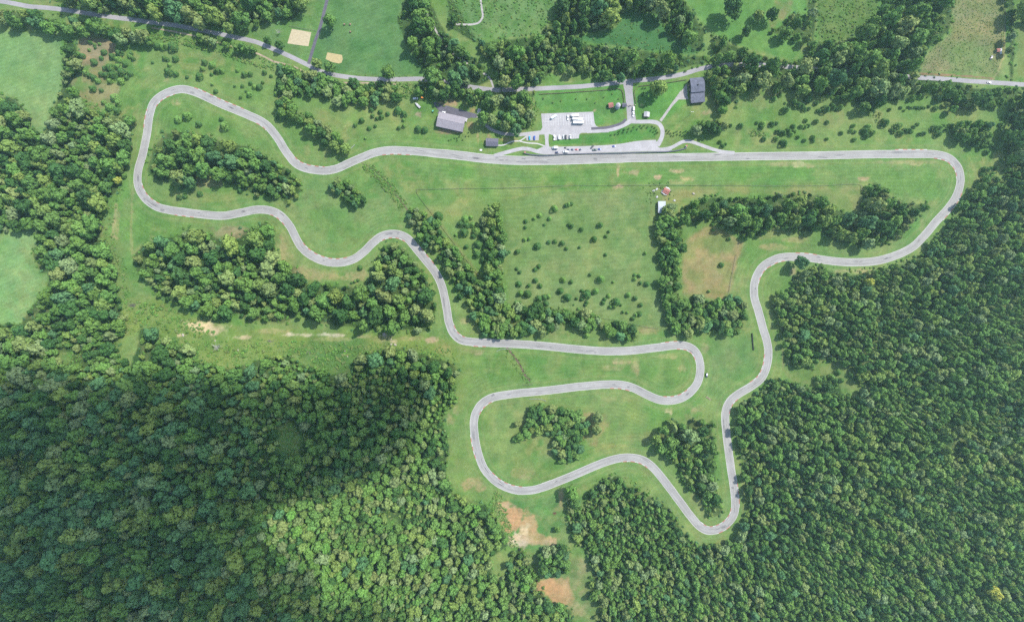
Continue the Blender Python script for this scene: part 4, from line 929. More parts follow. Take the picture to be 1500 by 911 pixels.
# cedars standing in the grass; four-times survey: (origin x, y, [x y r ...])
CED = [(0,0,[525,248,12,552,262,10,580,258,9,520,293,9,556,280,8,605,305,17,480,327,15,590,340,13,545,362,20,768,315,10,757,328,14,778,345,12,892,367,8,918,270,18,950,270,20,975,272,16,1010,272,28,963,342,15,980,350,11,1025,343,18,990,380,12,985,420,24,1030,434,14,1093,452,10,1165,448,22,1195,365,17,1240,378,20,1185,402,14,1237,436,10,1272,415,17,1300,415,14,1258,422,11,1390,412,12,1430,436,17,1464,433,14,1466,488,12,1490,508,14,1418,505,11,1443,531,10,1374,506,7,1458,553,15,1408,571,9,1242,494,9,1262,534,14,1038,698,22,1090,677,25,1162,725,18,1294,697,13,1310,738,25,760,430,16,705,475,20,683,650,18,540,520,18,690,600,18,635,625,22,665,570,22,605,600,14,590,530,12,640,395,23,700,265,20,695,310,22,655,330,20,690,350,18,610,400,14,690,390,18,730,375,17,710,420,22,660,440,22,620,440,18,590,435,16,545,455,18,500,425,16,522,442,15,570,472,16,640,475,16,740,455,14]),
 (375,0,[15,510,18,38,483,10,87,446,10,48,425,14,120,520,16,118,550,13,122,687,14,675,643,14,727,655,14,682,680,12,735,685,15,708,695,11,770,667,13,618,705,16,580,733,12,662,752,13,698,738,10,640,811,8,830,648,24,866,667,18,863,703,10,836,750,12,867,738,11,949,756,20,989,760,20]),
 (750,228,[250,310,20,315,293,12,332,287,14,347,283,12,163,349,15,130,369,11,80,385,12,78,421,11,220,369,12,190,406,9,335,405,12,350,412,14,407,432,14,518,406,18,567,446,9,551,473,10,482,490,18,75,492,13,102,486,12,150,530,22,215,508,12,251,503,13,294,512,16,319,545,11,396,537,9,31,563,16,549,581,10,781,571,11,28,662,11,46,683,11,157,648,13,136,668,13,458,698,10,302,727,17,347,740,13,521,722,22,593,740,8,138,731,15,165,762,15,98,762,12,40,752,17,284,793,19,325,830,24,92,810,22,50,806,18,492,793,19,438,812,26,409,791,10,380,837,9,410,842,12,438,860,12,430,874,11,567,822,13,543,842,12,533,862,13,610,858,25,600,882,15,575,887,11,638,876,8,682,816,15,723,835,14,755,875,13,721,698,11,747,703,13,719,722,12,752,747,11,792,753,16,363,873,6,158,840,20,190,830,18,215,825,14,200,868,18,28,865,16,44,860,10,390,898,10,1173,405,10,1181,437,9,1272,489,12,1228,641,15,1154,795,9,1110,825,10,1073,825,14,1115,855,16,1143,856,10]),
 (750,456,[710,42,14,748,15,16,725,20,12,650,5,9,676,8,9,437,140,17]),
 (750,0,[1282,735,11,1342,736,17,1470,725,18,1462,747,14,1435,720,10,1477,815,15,1220,832,12,1235,855,13,1253,845,9]),
 (1125,0,[37,578,16,75,558,12,102,605,8,103,645,21,150,600,22,175,615,20,200,622,18,215,640,16,240,637,12,236,580,22,285,603,14,340,640,24,381,628,20,425,630,18,300,650,14,404,634,14,25,727,17,52,722,11,224,706,13,283,713,15,348,717,13,150,740,14,196,741,14,220,743,12,238,736,12,60,770,14,90,778,18,118,768,18,137,787,14,160,768,13,177,805,11,215,823,12,268,803,15,265,826,12,348,814,11,50,813,16,95,838,20,80,830,12,102,850,13,431,780,13,503,736,13,488,766,12,509,774,11,509,818,13,688,720,25,570,770,20,590,745,18,610,778,20,575,797,18,560,765,14,714,643,11,780,632,10,800,648,8,824,628,8,945,624,10,983,635,16,767,738,20,722,762,10,738,772,13,780,783,18,803,765,14,826,765,16,845,772,11,857,745,11,880,728,12,890,787,11,915,782,13,980,750,20,1010,750,16,1028,738,10,1000,785,20,1045,762,12,1075,735,16,1365,730,13,1350,850,24,1305,850,14,1285,893,16,840,632,9,860,630,9,880,632,11,900,632,11,920,632,9]),
 (0,228,[1168,224,16,1048,244,16,1083,238,14,1405,203,15,578,418,16]),
 (375,228,[1068,354,26,1198,400,20,1225,370,22,1258,362,14,1235,407,20,1220,450,26,1170,465,10,1232,533,14,1300,520,24,1270,405,18,1290,440,24,1322,465,20,1295,580,20,1330,610,18,1285,555,14,1460,465,12,1482,565,10,608,657,15,560,745,8,580,737,10,597,730,9,1318,408,12,1275,472,16]),
 (1125,228,[1280,85,22,1260,110,14,1338,73,14,1310,72,10]),
 (750,684,[433,177,15]),
 (1125,456,[205,250,26,260,280,16,180,305,20,210,310,20,240,317,14,300,400,22,375,385,18,410,360,18,395,402,16,430,405,16,485,372,16,523,390,14])]
def cedar_where(x, y):
    if x < 126+60 and y < 175: return 'the left brown clearings'
    if x < 215: return 'the verge left of the track'
    if x < 412 and y < 146: return 'the meadow above the top left bend'
    if x < 412 and y < 310: return 'the grass inside the top left loop'
    if x < 640 and y < 215: return 'the lawn beside the grey barn'
    if x < 640: return 'the meadow inside the S bend'
    if 660 < x < 734 and 310 < y < 392: return 'the thicket left of the pasture'
    if 730 < x < 968 and 280 < y < 482: return 'the big fenced pasture'
    if 1000 < x < 1090 and 320 < y < 446: return 'the tan square field'
    if y < 228:
        return 'the slope below the black barn' if x < 1115 else 'the slope above the long straight' if x < 1240 else 'the wide slope by the far bend' if x < 1340 else 'the slope above the far bend'
    if 1140 < x < 1290 and 500 < y < 580: return 'the glade in the right forest'
    if x > 1400: return 'the forest edge right of the far bend'
    return 'the grass verge of the lower track'
for ox, oy, L in CED:
    for k in range(0, len(L), 3):
        x_, y_, q = ox+L[k]/4.0, oy+L[k+1]/4.0, L[k+2]/4.0*1.06
        PENDING.append(dict(kind='c', px=x_, py=y_, r=q, tone='dark green' if r.random() < .7 else 'mid green', where=cedar_where(x_, y_)))
# staked saplings and little shrubs
SAP = [(750,0,[580,793,603,788,625,787,628,773,650,778,655,763,676,772,683,755,702,765,712,745,733,757,750,740,760,752,775,738,792,748,820,743,812,765,835,753,828,775,845,766,840,788,852,778],'the double row above the pit lane'),
       (750,0,[905,765,912,781,922,770,935,796,928,784,950,779,948,798,965,773,968,790,990,774,985,792,1005,779,1000,796,1020,769,1030,782],'the row right of the paddock lane'),
       (750,0,[185,578,240,602,290,592,375,580,440,580,490,602,540,572,590,552,625,580],'the mound lawn above the parking lot'),
       (375,0,[1130,825,1145,820,1165,813,1178,810,1190,803,1180,825,1210,822,1228,802,1247,800,1245,778],'the lawn below the grey barn'),
       (750,0,[765,520,768,545,765,560,780,520],'the lawn right of the entrance road')]
for ox, oy, L, wh in SAP:
    for k in range(0, len(L), 2):
        PENDING.append(dict(kind='s', px=ox+L[k]/4.0, py=oy+L[k+1]/4.0, r=1.5 if wh[-4:] != 'barn' else 1.3, tone='olive' if 'mound' in wh else 'dark green', where=wh))

def describe(items, noun):
    """Each tree's label: size and tone, then its place along its own stand."""
    by = {}
    for t_ in items: by.setdefault(t_['where'], []).append(t_)
    for wh, L in by.items():
        cls = {}
        for t_ in L: cls.setdefault((t_['size'], t_['tone'] if noun == 'tree' else ''), []).append(t_)
        for (sz, tn), G in cls.items():
            xs_ = [g['px'] for g in G]; ys_ = [g['py'] for g in G]; allx = [g['px'] for g in L]; ally = [g['py'] for g in L]
            wide = (max(allx)-min(allx)) >= (max(ally)-min(ally))*.8
            nb = 1 if len(G) <= 7 or noun != 'cedar' else 2 if len(G) <= 18 else 3
            G.sort(key=lambda g: g['py'] if wide else g['px'])
            per = math.ceil(len(G)/nb)
            names = {1: [''], 2: (['upper', 'lower'] if wide else ['left', 'right']), 3: (['upper', 'middle', 'lower'] if wide else ['left', 'middle', 'right'])}[nb]
            for bi in range(nb):
                B = sorted(G[bi*per:(bi+1)*per], key=lambda g: g['px'] if wide else g['py'])
                for k, g in enumerate(B):
                    head = (sz+' ' if sz else '')+(tn+' ' if tn else '')+noun
                    band = ' '+names[bi]+' part of' if names[bi] else ''
                    pre = 'in' if not names[bi] else 'at'
                    if len(B) == 1: g['label'] = f"{head} {pre}{band} {wh}"
                    else:
                        g['label'] = f"{head}, {ordinal(k+1)} from {'left' if wide else 'top'} {pre}{band} {wh}"
                    w_ = g['label'].split()
                    if len(w_) > 16: g['label'] = g['label'].replace(', at its dark corner', '').replace(', near its right end', '')
MASSED = ('the upper inner copse of the lower loop', 'the tree belt under the pasture', 'the tree belt below the upper road', 'the tree line right of the pasture')
for t_ in PENDING:
    if t_['kind'] == 'b': t_['size'] = size_word(t_['r'], (5.6, 7.2), ('small', 'medium', 'broad'))
    elif t_['kind'] == 'c': t_['size'] = size_word(t_['r'], (3.1, 4.5), ('small', 'medium', 'large'))
    else: t_['size'] = 'tiny'
describe([t_ for t_ in PENDING if t_['kind'] == 'b' and t_['where'] not in MASSED], 'tree')
describe([t_ for t_ in PENDING if t_['kind'] == 'c'], 'cedar')
describe([t_ for t_ in PENDING if t_['kind'] == 's'], 'sapling')

nbroad = sum(1 for t_ in PENDING if t_['kind'] == 'b'); print('individual broadleaf', nbroad, 'cedars', sum(1 for t_ in PENDING if t_['kind'] == 'c'), 'woods', len(rowsB), len(rowsC), len(rowsU))
keep_b = set(id(t_) for t_ in PENDING if t_['kind'] == 'b' and t_['where'] not in MASSED)
m_stake = surface('stake_wood', (.32,.24,.15), .9, .3, 4.0)
SPEC = {'b': ('broadleaf_tree', 'tree', BROAD, BTRUNK), 'c': ('cedar_tree', 'tree', CEDAR, CTRUNK), 's': ('young_sapling', 'sapling', BUSH, CTRUNK)}
GROUPW = {'b': 'broadleaf trees of ', 'c': 'cedars of ', 's': 'saplings of '}
for t_ in PENDING:
    R = t_['r']*S; kd = t_['kind']
    if kd == 'b' and id(t_) not in keep_b:
        c = toned(t_['tone'], r); rowsB.append([t_['px'], t_['py'], R*1.1, R, R, r.random()*6.283, r.randrange(10), c[0], c[1], c[2], 0, 0]); continue
    tall = {'b': r.uniform(1.15, 1.45), 'c': r.uniform(.68, .88), 's': 1.5}[kd]
    x, y, z = W(t_['px'], t_['py'], R*tall*(1.25 if kd == 'b' else 1.0 if kd == 'c' else .4))
    nm, cat, crowns, trunk = SPEC[kd]
    e = empty(nm, (x, y, z), r.random()*6.283, t_['label'], cat, GROUPW[kd]+t_['where'])
    o = bpy.data.objects.new('crown', r.choice(crowns)); col.objects.link(o); o.parent = e; o.scale = (R*r.uniform(.93, 1.07), R, R*tall); o.color = toned(t_['tone'], r, .12)
    q = bpy.data.objects.new('trunk', trunk); col.objects.link(q); q.parent = e; q.scale = (R, R, R*tall*(.9 if kd != 's' else .5))
    if kd == 's': o.location = (0, 0, R*.35)
mass('broadleaf_forest', settle(rowsB), srcB, 'dense broadleaf woods covering the hillsides round the track')
mass('cedar_forest', settle(rowsC), srcC, 'dark cedars packed among the broadleaf woods')
mass('undergrowth', settle(rowsU), srcU, 'low bushes, weeds and creek bank brush')
# dead grey trees
for x_, y_, R, lb in [(408,47,3.6,'pale grey bare tree left of the large sand arena'), (318,508,5.2,'grey bare fallen tree in the lower clearing')]:
    x, y, z = W(x_, y_, R)
    e = empty('bare_tree', (x, y, z), .7, lb, 'tree')
    o = bpy.data.objects.new('branches', BARE[0].copy()); o.data.materials[0] = m_grey; col.objects.link(o); o.parent = e; o.scale = (R, R, R)
    q = bpy.data.objects.new('trunk', BTRUNK.copy()); q.data.materials[0] = m_grey; col.objects.link(q); q.parent = e; q.scale = (R*.8, R*.8, R*.8)
# ================================================================ buildings
m_roof_grey = surface('grey_metal_roof', alb(176,168,176), .55, .1, .4, spec=.4)
m_wall_dark = surface('dark_grey_siding', alb(120,118,124), .8, .15, .8)
m_white_trim = surface('white_trim', (.66,.66,.64), .6, .1, 2)
m_door_grey = surface('grey_door', (.30,.30,.31), .6, .15, 2)
m_glass = surface('window_glass', (.03,.035,.045), .12, .2, 1, spec=.6)
m_roof_dark = surface('dark_slate_roof', alb(112,116,136), .7, .28, .35, tint=alb(84,88,104))
m_wall_black = surface('black_barn_boards', alb(64,60,60), .85, .3, .8)
m_wood = surface('weathered_wood', (.22,.17,.12), .9, .35, 1.2)
m_lightwall = surface('pale_siding', alb(206,200,190), .8, .12, .8)
m_shingle = surface('grey_shingle', alb(128,126,142), .85, .2, .8, tint=alb(98,98,114))
m_redroof = surface('faded_red_roof', alb(202,136,124), .7, .18, .8)
m_paleroof = surface('pale_metal_roof', alb(214,212,216), .5, .1, .5)
m_bluetin = surface('pale_blue_tin_roof', alb(206,216,228), .5, .15, .5, tint=alb(160,160,168))
m_rust = surface('rusted_tin_roof', alb(198,128,116), .8, .25, .6, tint=alb(150,92,80))
m_silver = surface('galvanised_steel', alb(200,212,218), .4, .12, .6, metal=.2)
m_stone = surface('field_stone', alb(206,196,180), .95, .25, .8)

def roof_slab(mb, w, d, eave, ridge, over=.5, th=.18, mi=0, ridge_y=0.0):
    """Gable roof, ridge along x, of thickness th, w along x, d along y."""
    x0, x1 = -w/2-over, w/2+over
    for s_ in (-1, 1):
        ye = s_*(d/2+over); slope = (ridge-eave)/max(abs(s_*d/2-ridge_y), .1); ze = eave-slope*over
        a = [(x0, ridge_y, ridge), (x1, ridge_y, ridge), (x1, ye, ze), (x0, ye, ze)]
        b_ = [(p[0], p[1], p[2]+th) for p in a]
        vs = a+b_
        fs = [(0,1,2,3),(7,6,5,4),(0,4,5,1),(1,5,6,2),(2,6,7,3),(3,7,4,0)]
        if s_ < 0: fs = [f[::-1] for f in fs]
        mb.mesh(vs, fs, mi)
        n_ = int(w/1.2)                      # standing seams
        for k in range(n_+1):
            xx = x0+.15+(x1-x0-.3)*k/max(n_, 1)
            p0, p1 = Vector((xx, ridge_y, ridge+th)), Vector((xx, ye, ze+th)); mb.tube(p0, p1, .03, .03, 4, mi)
def gable_walls(mb, w, d, eave, ridge):
    x0, x1, y0, y1 = -w/2, w/2, -d/2, d/2
    vs = [(x0,y0,-.3),(x1,y0,-.3),(x1,y1,-.3),(x0,y1,-.3),(x0,y0,eave),(x1,y0,eave),(x1,y1,eave),(x0,y1,eave),(x0,0,ridge-.02),(x1,0,ridge-.02)]
    mb.mesh(vs, [(0,1,5,4),(1,2,6,9,5),(2,3,7,6),(3,0,4,8,7)])
def opening(parent, name, x, y, z0, w, h, face, mat, trim=None, handle=False):
    """A leaf or pane set in a wall, facing +-x or +-y."""
    f = MB(); p_ = .05
    def put(mb, a0, a1, b0, b1, o0, o1):
        if face in ('-y', '+y'):
            s_ = -1 if face == '-y' else 1; ys_ = sorted((y+s_*o0, y+s_*o1)); mb.box(x+a0, x+a1, ys_[0], ys_[1], b0, b1)
        else:
            s_ = -1 if face == '-x' else 1; xs_ = sorted((x+s_*o0, x+s_*o1)); mb.box(xs_[0], xs_[1], y+a0, y+a1, b0, b1)
    put(f, -w/2, w/2, z0, z0+h, -.03, .04)
    o = f.build(name, mat, parent)
    if trim is not None:
        g = MB()
        put(g, -w/2-.1, -w/2, z0, z0+h, -.03, .07); put(g, w/2, w/2+.1, z0, z0+h, -.03, .07); put(g, -w/2-.1, w/2+.1, z0+h, z0+h+.1, -.03, .07)
        g.build('frame', trim, o)
    if handle:
        g = MB(); put(g, w/2-.2, w/2-.12, z0+h*.45, z0+h*.45+.18, .04, .09); g.build('handle', m_silver, o)
    return o
def house(name, px, py, w, d, eave, ridge, rot, roofm, wallm, label, cat, doors=(), windows=(), over=.5, trim=None):
    x, y, z = W(px, py, (eave+ridge)/2)
    e = empty(name, (x, y, z), math.radians(rot), label, cat)
    mb = MB(); gable_walls(mb, w, d, eave, ridge); mb.build('wall', wallm, e)
    mb = MB(); roof_slab(mb, w, d, eave, ridge, over); mb.build('roof', roofm, e)
    for (xx, face, dw, dh) in doors:
        yy = {'-y': -d/2, '+y': d/2}.get(face, xx); x_ = {'-x': -w/2, '+x': w/2}.get(face, xx)
        opening(e, 'door', x_, yy, 0, dw, dh, face, m_door_grey, trim or m_white_trim, True)
    for (xx, face, ww, wh, z0) in windows:
        yy = {'-y': -d/2, '+y': d/2}.get(face, xx); x_ = {'-x': -w/2, '+x': w/2}.get(face, xx)
        opening(e, 'window', x_, yy, z0, ww, wh, face, m_glass, trim or m_white_trim)
    return e
barn = house('metal_barn', 660.3, 178.3, 28.6, 15.0, 5.0, 7.0, -12.5, m_roof_grey, m_wall_dark, 'big grey metal roofed barn beside the dark forecourt', 'barn',
   doors=[(-9,'+y',3.6,3.8),(-3.5,'+y',3.6,3.8),(2,'+y',3.6,3.8),(8,'+y',1.1,2.1),(0,'+x',3.6,3.8)], windows=[(-8,'-y',1.2,1,1.5),(-2,'-y',1.2,1,1.5),(4,'-y',1.2,1,1.5),(10,'-y',1.2,1,1.5)], over=.6)
mb = MB(); mb.box(-14.9, 14.9, -.16, .16, 7.17, 7.28); mb.build('ridge_cap', m_roof_grey, barn)
house('cabin', 720.8, 208.2, 12.6, 7.6, 3.0, 4.6, -1.5, m_shingle, m_lightwall, 'small grey roofed cabin at the end of the white footpath', 'cabin',
   doors=[(2,'-y',1.1,2.1),(0,'+x',1.1,2.1)], windows=[(-4,'-y',1.3,1.1,.9),(-1,'-y',1.3,1.1,.9),(4,'+y',1.3,1.1,.9)], over=.5)
# black barn: high upper range and lower southern range
x, y, z = W(1021.8, 132, 6)
bb = empty('black_barn', (x, y, z), math.radians(5), 'long dark roofed barn with a stepped roof beside the gravel apron', 'barn')
mb = MB(); mb.box(-7.2, 7.2, -2.0, 12.6, -.3, 6.6); mb.box(-7.2, 7.2, -12.4, -2.0, -.3, 4.0); mb.build('wall', m_wall_black, bb)
mb = MB()
def slab(mb, x0, x1, pts, th=.2):
    for (ya, za), (yb, zb) in zip(pts, pts[1:]):
        a = [(x0,ya,za),(x1,ya,za),(x1,yb,zb),(x0,yb,zb)]; b_ = [(p[0],p[1],p[2]+th) for p in a]
        mb.mesh(a+b_, [(3,2,1,0),(4,5,6,7),(0,1,5,4),(1,2,6,5),(2,3,7,6),(3,0,4,7)])
slab(mb, -7.7, 7.7, [(-2.6, 6.65), (4.6, 8.2), (13.1, 6.45)]); up = mb.build('roof', m_roof_dark, bb); tag(up, 'upper dark roof with a low ridge')
mb = MB(); slab(mb, -7.7, 7.7, [(-13.0, 3.9), (-7.2, 4.9), (-2.03, 5.3)]); lo = mb.build('roof', m_roof_dark, bb); tag(lo, 'lower dark roof at the lawn end')
mb = MB(); mb.box(-.7, .7, 4.0, 5.2, 8.2, 9.2); mb.build('roof_vent', m_wall_black, up)
for yy in (-9, -4.6, 3, 8): opening(bb, 'door', -7.2, yy, 0, 3.2, 3.2, '-x', m_wood, m_wall_black, True)
for xx in (-4, 0, 4): opening(bb, 'window', xx, -12.4, 1.2, 1.4, 1.2, '-y', m_glass, m_white_trim)
house('garden_shed', 947.6, 167.4, 4.9, 5.6, 2.6, 3.6, 84, m_paleroof, m_wood, 'small pale roofed shed on the lawn right of the gate', 'shed', doors=[(0,'-y',1.2,2.0)], windows=[(0,'+x',.8,.7,1.1)], over=.3)
house('garden_shed', 895, 153.8, 4.7, 4.6, 2.6, 4.0, 12, m_redroof, m_wood, 'small red roofed shed beside the silver water tank', 'shed', doors=[(0,'-y',1.1,2.0)], over=.35)
house('gatehouse', 914.6, 153.6, 4.0, 3.4, 2.7, 4.0, 3, m_shingle, m_stone, 'tiny grey roofed gatehouse at the entrance gate', 'gatehouse', doors=[(0,'+x',.9,2.0)], windows=[(0,'-y',1.0,.9,1.0)], over=.5)
house('field_shed', 1463, 73.6, 3.2, 3.0, 2.3, 3.2, 8, m_redroof, m_wood, 'tiny red roofed shed at the edge of the upper right field', 'shed', doors=[(0,'-y',.9,1.9)], over=.3)
x, y, z = W(1466.3, 75.6, 2)
lt = empty('lean_to', (x, y, z), 0, 'narrow pale blue tin lean-to beside the tiny red shed', 'shed')
mb = MB(); slab(mb, -.9, .9, [(-3, 1.8), (3, 2.1)], .1); mb.build('roof', m_bluetin, lt)
mb = MB()
for xx in (-.8, .8):
    for yy in (-2.8, 2.8):
        q = MB(); q.tube((xx, yy, -.2), (xx, yy, 1.95), .07); q.build('post', m_wood, lt)
# tin barn half hidden by a tree
tb = house('tin_shed', 969.6, 303.4, 7.6, 12.2, 3.2, 3.9, 0, m_bluetin, m_wood, 'pale blue tin roofed shed half under a tree', 'shed', doors=[(0,'-y',2.2,2.3)], over=.3)
# ruined farmhouse
x, y, z = W(976.3, 279.6, 2)
ru = empty('ruined_house', (x, y, z), math.radians(-28), 'collapsed farmhouse with a rusty red roof and torn pale sheets', 'ruin')
mb = MB(); mb.box(-3.2, 3.2, -2.9, 2.9, -.2, 1.6, 0, .1, .1); mb.build('wall', m_wood, ru)
mb = MB(); slab(mb, -3.5, 3.6, [(-3.2, 1.5), (.2, 2.5), (2.4, 1.9)], .12); mb.build('roof', m_rust, ru)
rs = random.Random(3)
for k, (xx, yy, l_, w_, a_) in enumerate([(-.5,3.6,3.6,1.6,.2),(2.2,3.2,2.6,1.2,-.5),(3.4,1.8,2.2,1.0,1.2),(-3.6,-1.5,2.4,1.4,1.4),(-2.2,-3.8,4.2,1.1,-.15),(1.2,-4.2,3.0,1.0,.3)]):
    q = MB(); q.box(-l_/2, l_/2, -w_/2, w_/2, 0, .06)
    o = q.build('tin_sheet', m_paleroof, ru); o.location = (xx, yy, .9+.25*(k % 3)); o.rotation_euler = (rs.uniform(-.35, .35), rs.uniform(-.3, .3), a_)
for x_, y_, lb, rot in [(957.8,279.4,'weathered white tin sheet pile left of the ruined house',.5),(962.2,277.6,'small bright white sheet pile nearest the ruined house',1.2),(962.3,289,'grey tin scrap above the tin shed',.9),(987.4,293.8,'pale scrap right of the tin shed',-.4)]:
    x, y, z = W(x_, y_, .3); q = MB()
    for k in range(5):
        a0 = rs.uniform(-.8, .8); b0 = rs.uniform(-.6, .6); q.box(a0-.9, a0+.9, b0-.5, b0+.5, .05+k*.12, .1+k*.12, 0, rs.uniform(0, .2), .05)
    o = q.build('scrap_pile', m_paleroof); o.location = (x, y, z); o.rotation_euler.z = rot; tag(o, lb, 'scrap', 'scrap round the ruined house')
# silver water tank / silo with domed top
x, y, z = W(905, 155.4, 5)
si = empty('water_tank', (x, y, z), 0, 'round silver tank with a domed white top beside the gatehouse', 'tank')
mb = MB(); mb.lathe([(2.55, -.2), (2.55, 7.2)], 28); mb.build('tank_wall', m_silver, si, True)
for k in range(6):
    q = MB(); q.lathe([(2.58, .6+k*1.15), (2.64, .66+k*1.15), (2.58, .72+k*1.15)], 28); q.build('hoop', m_silver, si, True)
mb = MB(); mb.lathe([(2.75, 7.2), (2.7, 7.35), (2.2, 8.1), (1.3, 8.75), (.5, 9.0), (.45, 9.25), (.02, 9.3)], 28); mb.build('dome', m_paleroof, si, True)
mb = MB()
for k in range(16): mb.tube((2.75, -.12, .4+k*.45), (2.75, .32, .4+k*.45), .02, .02, 5)
mb.tube((2.75, -.12, .1), (2.75, -.12, 7.4), .03, .03, 5); mb.tube((2.75, .32, .1), (2.75, .32, 7.4), .03, .03, 5); mb.build('ladder', m_door_grey, si)
# entrance gate
x, y, z = W(923, 154.3, 2)
ga = empty('entrance_gate', (x, y, z), math.radians(2), 'slim entrance gate spanning the road beside the gatehouse', 'gate')
for xx in (-5.2, .3, 5.6):
    q = MB(); q.box(-.32+xx, .32+xx, -.32, .32, -.2, 2.5); q.box(xx-.42, xx+.42, -.42, .42, 2.5, 2.7); q.build('pillar', m_stone, ga)
mb = MB(); mb.box(-5.2, 5.6, -.09, .09, 1.1, 1.22); mb.box(-5.2, 5.6, -.06, .06, .6, .7); mb.build('barrier', m_wood, ga)
# light pole on the lawn
x, y, z = W(1009.5, 169.5, 0)
lp = empty('light_pole', (x, y, z), 0, 'tall pale light pole alone on the lawn below the black barn', 'pole')
mb = MB(); mb.tube((0, 0, -.3), (0, 0, 10.5), .14, .08, 10); mb.build('pole', m_silver, lp)
mb = MB(); mb.box(-1.0, 1.0, -.07, .07, 10.4, 10.52); mb.build('cross_arm', m_silver, lp)
for xx in (-.9, .9):
    q = MB(); q.box(xx-.35, xx+.35, -.25, .25, 10.52, 10.75, 0, .06, .06); q.build('lamp', m_white_trim, lp)

# ================================================================ vehicles (paint follows the object colour)
m, t, b = nt('car_paint'); oi = t.nodes.new('ShaderNodeObjectInfo')
nz = noise(t, 3.0, 3, .6, objpos(t)); cc = mix(t, oi.outputs['Color'], (.8, .78, .75), ramp(t, nz, .5, .75, 0, .35), 'MULTIPLY')
t.links.new(cc, b.inputs['Base Color']); b.inputs['Roughness'].default_value = .3; b.inputs['Coat Weight'].default_value = .5
m_paint = m
m_tyre = surface('tyre_rubber', (.02,.02,.02), .9, .2, 6)
m_rim = surface('wheel_rim', (.4,.4,.42), .35, .1, 6, metal=.7)
m_lamp = surface('headlight_lens', (.75,.75,.72), .15, .05, 6)
m_red_lens = surface('tail_light_lens', (.4,.02,.02), .2, .1, 6)
def wheels(e, xs_, yw, rad=.34, wid=.24):
    for xx in xs_:
        for s_ in (-1, 1):
            q = MB(); q.tube((xx, s_*(yw-wid), rad), (xx, s_*yw, rad), rad, rad, 18); o = q.build('wheel', m_tyre, e, False)
            g = MB(); g.tube((xx, s_*(yw-.02), rad), (xx, s_*(yw+.015), rad), rad*.6, rad*.55, 12); g.build('rim', m_rim, o)
def lights(e, xf, xr, yw, zf, zr):
    for s_ in (-1, 1):
        q = MB(); q.box(xf-.06, xf+.03, s_*yw-.2, s_*yw+.2, zf-.08, zf+.08); q.build('headlight', m_lamp, e)
        q = MB(); q.box(xr-.03, xr+.05, s_*yw-.14, s_*yw+.14, zr-.1, zr+.1); q.build('tail_light', m_red_lens, e)
PROTO = {}
